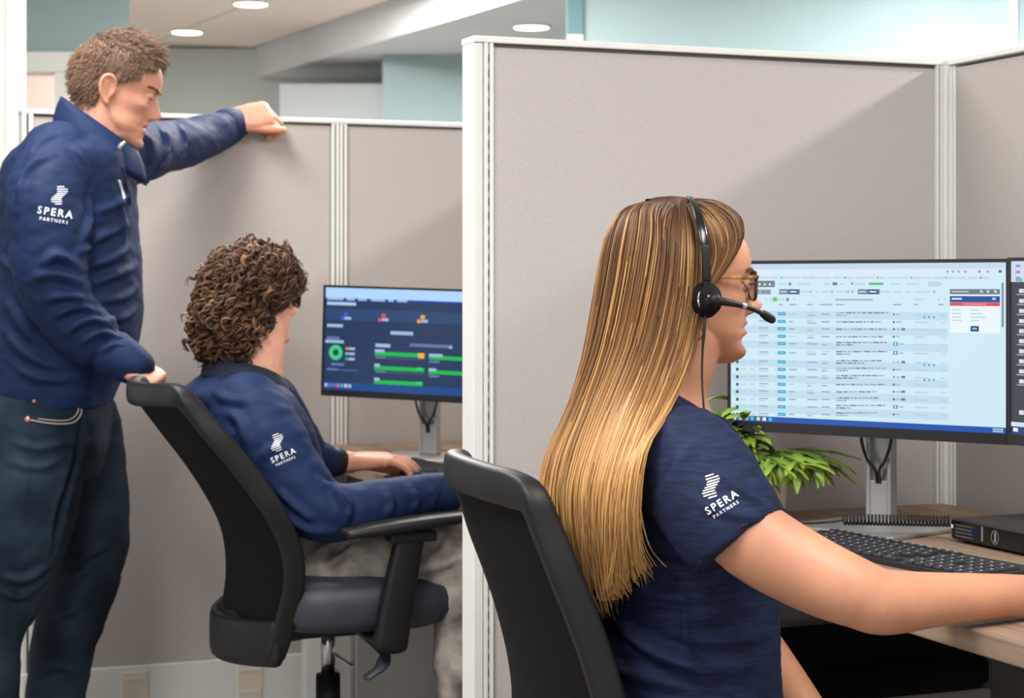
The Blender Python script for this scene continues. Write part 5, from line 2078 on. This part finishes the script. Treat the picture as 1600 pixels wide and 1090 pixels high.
# pullover
arm_n = tube([P(92, 248, 4.14), P(74, 300, 4.055), P(74, 370, 4.02), P(80, 440, 4.01), P(110, 495, 4.03), P(160, 540, 4.05), P(206, 569, 4.035)],
             [0.085, 0.086, 0.082, 0.077, 0.067, 0.057, 0.043], n=30, cap=True)
arm_f = tube([P(165, 245, 4.36), P(205, 240, 4.46), P(250, 231, 4.62), P(300, 221, 4.77), P(345, 203, 4.88), P(362, 195, 4.92)],
             [0.085, 0.076, 0.066, 0.060, 0.049, 0.044], n=28)
shn = tube([P(120, 234, 4.38), P(112, 232, 4.25), P(100, 242, 4.13)], [0.062, 0.058, 0.062], n=24)
pull = fuse([torso(st_rows, SY), arm_n, arm_f, shn], 0.005, 7)
folds(pull, [
    ([(60, 425), (85, 400), (118, 412)], 0.010, 0.016), ([(45, 440), (80, 428), (125, 440)], 0.008, 0.014), ([(60, 470), (100, 462), (140, 470)], 0.007, 0.013),
    ([(75, 500), (115, 480), (155, 487)], 0.006, 0.012), ([(95, 525), (135, 500), (172, 507)], 0.006, 0.012), ([(120, 540), (155, 520), (190, 525)], 0.005, 0.011), ([(145, 555), (178, 538), (205, 543)], 0.004, 0.010),
    ([(120, 400), (150, 375), (200, 350)], 0.008, 0.014), ([(130, 420), (170, 405), (205, 385)], 0.008, 0.014), ([(140, 445), (180, 430), (215, 415)], 0.006, 0.013), ([(150, 470), (190, 465), (215, 450)], 0.006, 0.013),
    ([(165, 500), (195, 495), (215, 480)], 0.005, 0.012), ([(140, 300), (136, 340), (125, 390)], 0.010, 0.013), ([(150, 330), (180, 320), (205, 300)], 0.005, 0.013),
    ([(5, 460), (30, 500), (60, 540)], 0.008, 0.016), ([(0, 510), (40, 550), (90, 575)], 0.008, 0.016), ([(10, 560), (60, 590), (120, 590)], 0.006, 0.014),
    ([(40, 255), (60, 225), (95, 205)], 0.005, 0.014), ([(28, 330), (40, 270), (80, 240)], 0.007, 0.013), ([(120, 230), (132, 260), (140, 300)], 0.006, 0.014), ([(0, 400), (15, 420), (25, 470)], 0.006, 0.012),
    ([(225, 205), (235, 235), (225, 265)], 0.008, 0.014), ([(250, 200), (262, 225), (250, 258)], 0.007, 0.013), ([(280, 195), (290, 220), (280, 245)], 0.005, 0.012), ([(205, 230), (212, 255), (208, 285)], 0.008, 0.014),
    ([(180, 300), (192, 340), (196, 400)], 0.004, 0.016)], grain=0.0045, gscale=9, seed=9.0)
shirt_m = link('pullover', pull, M['navy_knit'], man, True)
# cuffs
for (c_, d_, r_) in ((P(206, 569, 4.035), P(206, 569, 4.035) - P(160, 540, 4.05), 0.044), (P(362, 195, 4.92), P(362, 195, 4.92) - P(320, 213, 4.82), 0.046)):
    d_ = d_.normalized()
    MB().add(tube([c_ - d_ * 0.030, c_ - d_ * 0.010, c_ + d_ * 0.010], [r_ * 1.05, r_ * 1.04, r_ * 0.95], n=28, sub=2)).build('cuff', M['navy_knit'], shirt_m, True)
nc = P(158, 196, 4.25)
collar(shirt_m, arc(nc, 0.082, 0.080, -0.065, 0.062, 0.30, 2 * math.pi - 0.30, SY), arc(nc + Vector((0, 0, -0.03)), 0.100, 0.108, -0.105, 0.012, 0.22, 2 * math.pi - 0.22, SY), M['navy_in'], 0.005)
collar(shirt_m, arc(nc, 0.087, 0.085, -0.060, 0.064, 0.34, 2 * math.pi - 0.34, SY), arc(nc + Vector((0, 0, -0.03)), 0.106, 0.114, -0.100, 0.010, 0.24, 2 * math.pi - 0.24, SY), M['navy_knit'], 0.004)
# zip placket and pull
zp = [h for h in project(pull, [(192, 262), (196, 280), (200, 300), (203, 318)], 0.002) if h is not None]
if len(zp) > 2:
    MB().add(tube(zp, [0.0035] * len(zp), n=8)).build('zip', M['navy_in'], shirt_m, True)
zq = P(184, 237, 4.165)
MB().add(tube([zq, zq + Vector((0.006, 0, 0.012)), zq + Vector((0.014, 0, 0.02))], [0.004, 0.0055, 0.004], n=8)).build('zip_pull', M['silver'], shirt_m, True)
chest = [h for h in project(pull, [(186, 282), (189, 292), (192, 302), (194, 310)], 0.003) if h is not None]
if len(chest) > 2:
    MB().add(tube(chest, [(0.0035, 0.001)] * len(chest), n=6, sub=2)).build('chest_emblem', M['white_print'], shirt_m, True)
logo(shirt_m, pull, 86, 331, 46, -9, (93, 305, 27, -8))

# jeans
jn = [torso([(82, 606, 84, 4.25, 0.185), (82, 650, 90, 4.25, 0.192), (82, 700, 84, 4.25, 0.19), (82, 745, 70, 4.25, 0.18)], SY),
      tube([P(58, 665, 4.15), P(50, 760, 4.13), P(34, 850, 4.12), P(10, 925, 4.12), P(-12, 985, 4.13), P(-18, 1050, 4.14), Vector((an.x, an.y, 0.06))], [0.112, 0.108, 0.096, 0.086, 0.070, 0.068, 0.068], n=26),
      tube([P(118, 665, 4.36), P(132, 760, 4.35), P(138, 850, 4.34), P(118, 940, 4.34), P(98, 1010, 4.35), P(88, 1085, 4.36), Vector((af.x, af.y, 0.06))], [0.106, 0.098, 0.092, 0.082, 0.074, 0.070, 0.070], n=26)]
jme = fuse(jn, 0.0055, 6)
folds(jme, [([(20, 690), (60, 700), (110, 690)], 0.006, 0.012), ([(10, 720), (60, 730), (100, 715)], 0.005, 0.012), ([(0, 900), (40, 905), (80, 880)], 0.008, 0.014), ([(0, 925), (35, 930), (70, 905)], 0.007, 0.013),
            ([(100, 880), (130, 870), (170, 850)], 0.007, 0.014), ([(80, 930), (110, 905), (150, 880)], 0.007, 0.014), ([(70, 960), (95, 960), (125, 950)], 0.006, 0.012),
            ([(60, 1050), (90, 1040), (120, 1050)], 0.006, 0.013), ([(130, 650), (118, 720), (95, 800), (85, 860)], -0.010, 0.012), ([(45, 640), (44, 720), (36, 820)], 0.002, 0.006)], grain=0.004, gscale=9, seed=21)
jeans = link('jeans', jme, M['jean'], man, True)
for nm, pts_, r_, m_ in (('pocket_stitch', [(126, 628), (127, 645), (116, 659), (95, 662), (70, 660), (48, 656)], 0.0016, 'stitch'), ('pocket_edge', [(122, 628), (122, 642), (112, 654), (92, 657), (60, 654)], 0.0014, 'stitch')):
    h_ = [q for q in project(jme, pts_, 0.002) if q is not None]
    if len(h_) > 2:
        MB().add(tube(h_, [r_] * len(h_), n=6, sub=4)).build(nm, M[m_], jeans, True)
for (x_, y_) in ((53, 625), (43, 655)):
    h_ = project(jme, [(x_, y_)], 0.001)[0]
    if h_ is not None:
        MB().add(ball(h_, 0.0065, 0.0035, 0.0065)).build('rivet', M['rivet'], jeans, True)
for a_ in (an, af):
    MB().add(tube([a_ + Vector((-0.06, 0, -0.035)), a_ + Vector((0.02, 0, -0.030)), a_ + Vector((0.13, 0, -0.050)), a_ + Vector((0.20, 0, -0.062))], [(0.042, 0.05), (0.046, 0.055), (0.050, 0.036), (0.036, 0.024)], n=16, power=2.6)).build('shoe', M['shoe'], man, True)

# short hair
def short_mask(x, y, z):
    # hairline: high forehead, temple, round the ear, nape
    front = z > 0.062 + 0.22 * np.clip(x - 0.055, 0, 1) * 1.0
    side = (x < 0.050) & (z > 0.020 + np.clip(x - 0.012, 0, 1) * 0.55) & (np.abs(y) > 0.0)
    back = (x < -0.022) & (z > -0.050)
    return (front & (x < 0.074)) | side | back


kwm = dict(lips=0.75, nose=1.05, jaw=1.16, brow=1.1, fat=0.010, smile=1.4)
hm = hair_cap(man, SH, short_mask, 0.006, (104, 80, 62), jit=0.004, **kwm)
hm['label'] = 'short light brown hair'
cv, rd, cl = [], [], []
A = np.array(SH)
cnt = 0
while cnt < 5200:
    z_ = rng.uniform(0.045, 0.2299)
    th_ = rng.uniform(0, 2 * np.pi)
    if z_ < 0.14 and rng.random() < 0.35:
        continue
    p = head_points(np.array(z_), np.array(th_), inflate=0.004, **kwm)
    if not short_mask(p[0], p[1], p[2]):
        continue
    cnt += 1
    o_ = p - np.array([-0.005, 0, 0.02])
    o_ /= np.linalg.norm(o_)
    topness = np.clip((p[2] - 0.06) / 0.05, 0, 1)
    lay = np.array([0.9, 0.25 * math.sin(p[0] * 90 + p[1] * 60), 0.15]) * topness + np.array([-0.5, 0, -0.9]) * (1 - topness)
    lay += rng.normal(0, 0.25, 3)
    ln = rng.uniform(0.014, 0.026) * (0.55 + 0.75 * topness)
    q = np.linspace(0, 1, 4)[:, None]
    g = p + o_ * (0.010 * topness + 0.003) * np.sin(q * 1.9) + lay * ln * q * (0.4 + 0.6 * q) - np.array([0, 0, 0.004]) * q * q * topness
    g = g @ A[:3, :3].T + A[:3, 3]
    cv.append(g)
    rd.append(np.array([0.0010, 0.0010, 0.0008, 0.0003]))
    b = rng.uniform(0.65, 1.25)
    cc = lin((122, 94, 74)) * b
    if topness < 0.3:
        cc = cc * 0.92 + lin((150, 120, 96)) * 0.12
    cl.append(np.repeat(cc[None], 4, 0))
so = strands('hair_strands', cv, rd, cl, hm)
so['kind'] = 'stuff'

# ================================================================== the seated man
TY = R(33)
TH_ = head_matrix(402, 471, 3.95, TY, R(2), 0.87)
fh = [xf(head_vf(lips=0.8, nose=1.0, jaw=1.0, brow=1.0), TH_)]
fh += [xf(q, TH_) for q in lids()]
fh.append(tube([P(405, 490, 3.95), P(404, 540, 3.94), P(398, 585, 3.93), P(392, 630, 3.93)], [0.054, 0.055, 0.060, 0.09], n=24))
# far hand on the keyboard
hf = hand_vf(P(545, 722, 4.17), (0.80, 0.34, 0.02), (-0.05, -0.12, 1), 1, ((0.30, 0.40, 0.25), (0.25, 0.45, 0.3), (0.32, 0.5, 0.3), (0.4, 0.5, 0.3)), spread=0.10, s=1.05, thumb=(0.15, 0.10, 0.05), thumb_drop=0.28)
wf = [tube([P(478, 716, 4.12), P(515, 722, 4.145), P(547, 722, 4.172)], [0.034, 0.028, 0.025], n=18)]
hn = hand_vf(P(706, 766, 3.80), (0.82, 0.36, -0.02), (-0.05, -0.15, 1), 1, (0.35, 0.45, 0.3), spread=0.08, s=1.05, thumb=(0.4, 0.1, 0.1))
wn = [tube([P(655, 775, 3.765), P(690, 769, 3.79), P(708, 766, 3.80)], [0.034, 0.028, 0.026], n=18)]
tt_rows = [(368, 580, 42, 3.93, 0.075), (366, 596, 60, 3.93, 0.125), (370, 615, 82, 3.93, 0.178), (390, 655, 86, 3.93, 0.190), (414, 710, 84, 3.93, 0.180), (438, 770, 82, 3.93, 0.168),
           (462, 830, 84, 3.93, 0.160), (480, 880, 86, 3.93, 0.160), (490, 930, 84, 3.93, 0.165)]
core = [torso([(a, b, c * .88, d, e * .88) for a, b, c, d, e in tt_rows], R(20))]
core.append(tube([P(395, 650, 3.76), P(440, 735, 3.72), P(498, 798, 3.70), P(560, 795, 3.71), P(650, 778, 3.76)], [0.056, 0.052, 0.045, 0.042, 0.034], n=18))
core.append(tube([P(420, 640, 4.10), P(450, 690, 4.12), P(480, 716, 4.12)], [0.05, 0.045, 0.036], n=18))
legs = []
for (hx, hy, hD, kx, ky, kD, ax, aD) in ((492, 882, 3.84, 735, 862, 3.80, 722, 3.82), (510, 880, 4.05, 745, 850, 4.12, 742, 4.12)):
    h_, k_ = P(hx, hy, hD), P(kx, ky, kD)
    a_ = Vector((P(ax, 1090, aD).x, aD + 0.02, 0.10))
    legs.append((h_, k_, a_))
    core.append(tube([h_, h_.lerp(k_, .5), k_], [0.075, 0.068, 0.050], n=18))
    core.append(tube([k_, k_.lerp(a_, .4), a_], [0.050, 0.048, 0.034], n=18))
sman = figure('person', [(fh, 0.0032, 3), (hf + wf, 0.0026, 2), (hn + wn, 0.0028, 2)], core, [M['skin_s'], M['lip']],
              'person with curly brown hair and glasses seated in navy at the back desk')
paint_lips(sman, TH_, 1, yw=0.018)
eyes(sman, TH_)
sl_n = tube([P(388, 640, 3.80), P(412, 680, 3.745), P(450, 740, 3.715), P(492, 792, 3.70), P(535, 800, 3.70), P(600, 787, 3.73), P(660, 776, 3.77), P(702, 768, 3.797)],
            [0.078, 0.079, 0.073, 0.066, 0.058, 0.049, 0.042, 0.037], n=30)
sl_f = tube([P(415, 635, 4.05), P(452, 680, 4.12), P(485, 712, 4.125), P(508, 720, 4.14)], [0.075, 0.062, 0.046, 0.036], n=26)
shn = tube([P(378, 622, 4.08), P(374, 616, 3.93), P(384, 630, 3.80)], [0.058, 0.056, 0.06], n=22)
pull2 = fuse([torso(tt_rows, R(20)), sl_n, sl_f, shn], 0.005, 7)
folds(pull2, [([(430, 760), (460, 790), (500, 820)], 0.006, 0.012), ([(440, 800), (480, 825), (520, 830)], 0.007, 0.012), ([(500, 750), (525, 770), (540, 800)], 0.008, 0.012), ([(520, 760), (545, 790), (540, 820)], 0.006, 0.011),
              ([(600, 765), (612, 785), (605, 808)], 0.005, 0.011), ([(640, 762), (652, 780), (645, 800)], 0.005, 0.011), ([(670, 760), (680, 775), (676, 792)], 0.004, 0.010),
              ([(350, 640), (375, 660), (385, 700)], 0.006, 0.015), ([(330, 610), (360, 625), (400, 625)], 0.005, 0.014), ([(400, 720), (430, 700), (470, 710)], 0.004, 0.014), ([(470, 860), (500, 850), (540, 840)], 0.006, 0.013), ([(455, 890), (490, 870), (520, 862)], 0.006, 0.013)],
      grain=0.0040, gscale=9, seed=33)
shirt_s = link('pullover', pull2, M['navy_knit'], sman, True)
for (c_, d_, r_) in ((P(702, 768, 3.797), P(702, 768, 3.797) - P(660, 776, 3.77), 0.038), (P(508, 720, 4.14), P(508, 720, 4.14) - P(485, 712, 4.125), 0.037)):
    d_ = d_.normalized()
    MB().add(tube([c_ - d_ * 0.025, c_ - d_ * 0.008, c_ + d_ * 0.010], [r_ * 1.05, r_ * 1.05, r_ * 0.95], n=26, sub=2)).build('cuff', M['navy_knit'], shirt_s, True)
nc = P(384, 566, 3.935)
collar(shirt_s, arc(nc, 0.072, 0.072, -0.028, 0.014, 0.30, 2 * math.pi - 0.30, R(30)), arc(nc + Vector((0, 0, -0.02)), 0.090, 0.104, -0.052, -0.012, 0.22, 2 * math.pi - 0.22, R(30)), M['navy_in'], 0.005)
logo(shirt_s, pull2, 442, 711, 34, 24, (433, 691, 25, 12))
wt = MB()
w0 = P(520, 721, 4.150)
wd = (P(545, 722, 4.17) - P(508, 720, 4.14)).normalized()
MB().add(tube([w0 - wd * 0.007, w0 + wd * 0.007], [0.0335, 0.0330], n=24, sub=1)).build('wristband', M['black'], sman, True)

tro = [torso([(478, 868, 92, 3.93, 0.165), (492, 910, 96, 3.93, 0.175), (498, 945, 80, 3.93, 0.165)], R(18))]
for h_, k_, a_ in legs:
    tro.append(tube([h_, h_.lerp(k_, .5), k_ + Vector((0.02, 0, -0.01))], [0.098, 0.090, 0.075], n=22))
    tro.append(tube([k_ + Vector((0, 0, -0.02)), k_.lerp(a_, .5), a_ + Vector((0, 0, 0.10))], [0.074, 0.066, 0.058], n=22))
tme = fuse(tro, 0.006, 6)
folds(tme, [([(480, 870), (520, 850), (560, 830)], 0.007, 0.012), ([(500, 890), (540, 865), (570, 845)], 0.007, 0.012), ([(620, 880), (650, 850), (660, 830)], 0.007, 0.013), ([(650, 890), (690, 860), (705, 835)], 0.007, 0.013), ([(600, 890), (680, 885), (720, 870)], 0.006, 0.012)], grain=0.005, gscale=10, seed=40)
link('trousers', tme, M['camo'], sman, True)
for h_, k_, a_ in legs:
    b_ = MB()
    b_.add(tube([a_ + Vector((-0.05, 0, -0.045)), a_ + Vector((0.02, 0, -0.035)), a_ + Vector((0.12, 0, -0.055)), a_ + Vector((0.20, 0, -0.070))], [(0.040, 0.05), (0.046, 0.058), (0.048, 0.036), (0.036, 0.024)], n=16, power=2.6))
    b_.add(tube([a_ + Vector((-0.01, 0, -0.04)), a_ + Vector((-0.005, 0, 0.06)), a_ + Vector((0, 0, 0.17))], [0.052, 0.056, 0.062], n=18))
    b_.build('boot', M['shoe'], sman, True)

# curly hair: a dark mass and separate spiral locks
hc_ = P(384, 460, 3.945)
mass = fuse([ball(P(384, 458, 3.955), 0.088, 0.100, 0.090), ball(P(396, 446, 3.955), 0.093, 0.102, 0.086), ball(P(366, 490, 3.93), 0.078, 0.088, 0.080), ball(P(364, 522, 3.93), 0.074, 0.082, 0.052), ball(P(402, 440, 3.975), 0.082, 0.092, 0.068)], 0.006, 8)
cols = np.array([lin((52, 34, 24))] * len(mass.vertices))
set_col(mass, cols)
hair_s = link('hair', mass, M['hair'], sman, True)
hair_s['label'] = 'shoulder-length curly dark brown hair'
mv, mn = me_vf(mass).astype(float), me_normals(mass).astype(float)
cv, rd, cl = [], [], []
face_dir = np.array([math.cos(TY), math.sin(TY), 0])
hcv = np.array(hc_)
n_l = 0
while n_l < 1500:
    i = rng.integers(len(mv))
    p, nn = mv[i], mn[i]
    rel = p - hcv
    # leave the face and throat free
    if rel @ face_dir > 0.070 and rel[2] < 0.040:
        continue
    if rel[2] < -0.108:
        continue
    pxl = 800 + p[0] * F / p[1]
    if pxl > 426 and rel[2] < 0.004:
        continue
    if pxl > 404 and rel[2] < -0.055:
        continue
    n_l += 1
    ln = rng.uniform(0.025, 0.050)
    turns_ = rng.uniform(1.2, 2.3)
    rad = rng.uniform(0.006, 0.0105)
    k = 20
    q = np.linspace(0, 1, k)
    down = np.array([0, 0, -1.0])
    tang = down - nn * (down @ nn)
    if np.linalg.norm(tang) < 0.35:
        w0_ = rng.uniform(0, 6.3)
        tang = np.array([math.cos(w0_), math.sin(w0_), -0.2])
        tang -= nn * (tang @ nn)
    tang /= np.linalg.norm(tang)
    tang = tang + rng.normal(0, 0.35, 3)
    tang /= np.linalg.norm(tang)
    path = p + nn * (-0.004 + 0.009 * np.sin(np.pi * q * 0.9))[:, None] + tang * (ln * q)[:, None] + down * (0.008 * q * q)[:, None]
    a1 = np.cross(tang, nn); a1 /= np.linalg.norm(a1)
    a2 = np.cross(tang, a1)
    w = 2 * np.pi * turns_ * q + rng.uniform(0, 6.3)
    rq = rad * (0.5 + 0.5 * q)
    path = path + a1 * (rq * np.cos(w))[:, None] + a2 * (rq * np.sin(w))[:, None]
    b = rng.uniform(0.6, 1.25)
    base = lin((86, 60, 42)) * b
    if rng.random() < 0.15:
        base = lin((128, 92, 64))
    for sub_ in range(3):
        off = rng.normal(0, 0.0012, 3)
        cv.append(path + off + rng.normal(0, 0.0015, 3) * q[:, None])
        rd.append(rng.uniform(0.0012, 0.0022) * np.clip((1 - q) * 3 + 0.25, 0.25, 1))
        cl.append(np.repeat((base * rng.uniform(0.8, 1.2))[None], k, 0))
so = strands('curl_locks', cv, rd, cl, hair_s)
so['kind'] = 'stuff'
glasses(TH_, 'dark framed glasses on the curly-haired seated man', M['blackgloss'], M['blackgloss'], x0=0.094, z0=0.010)
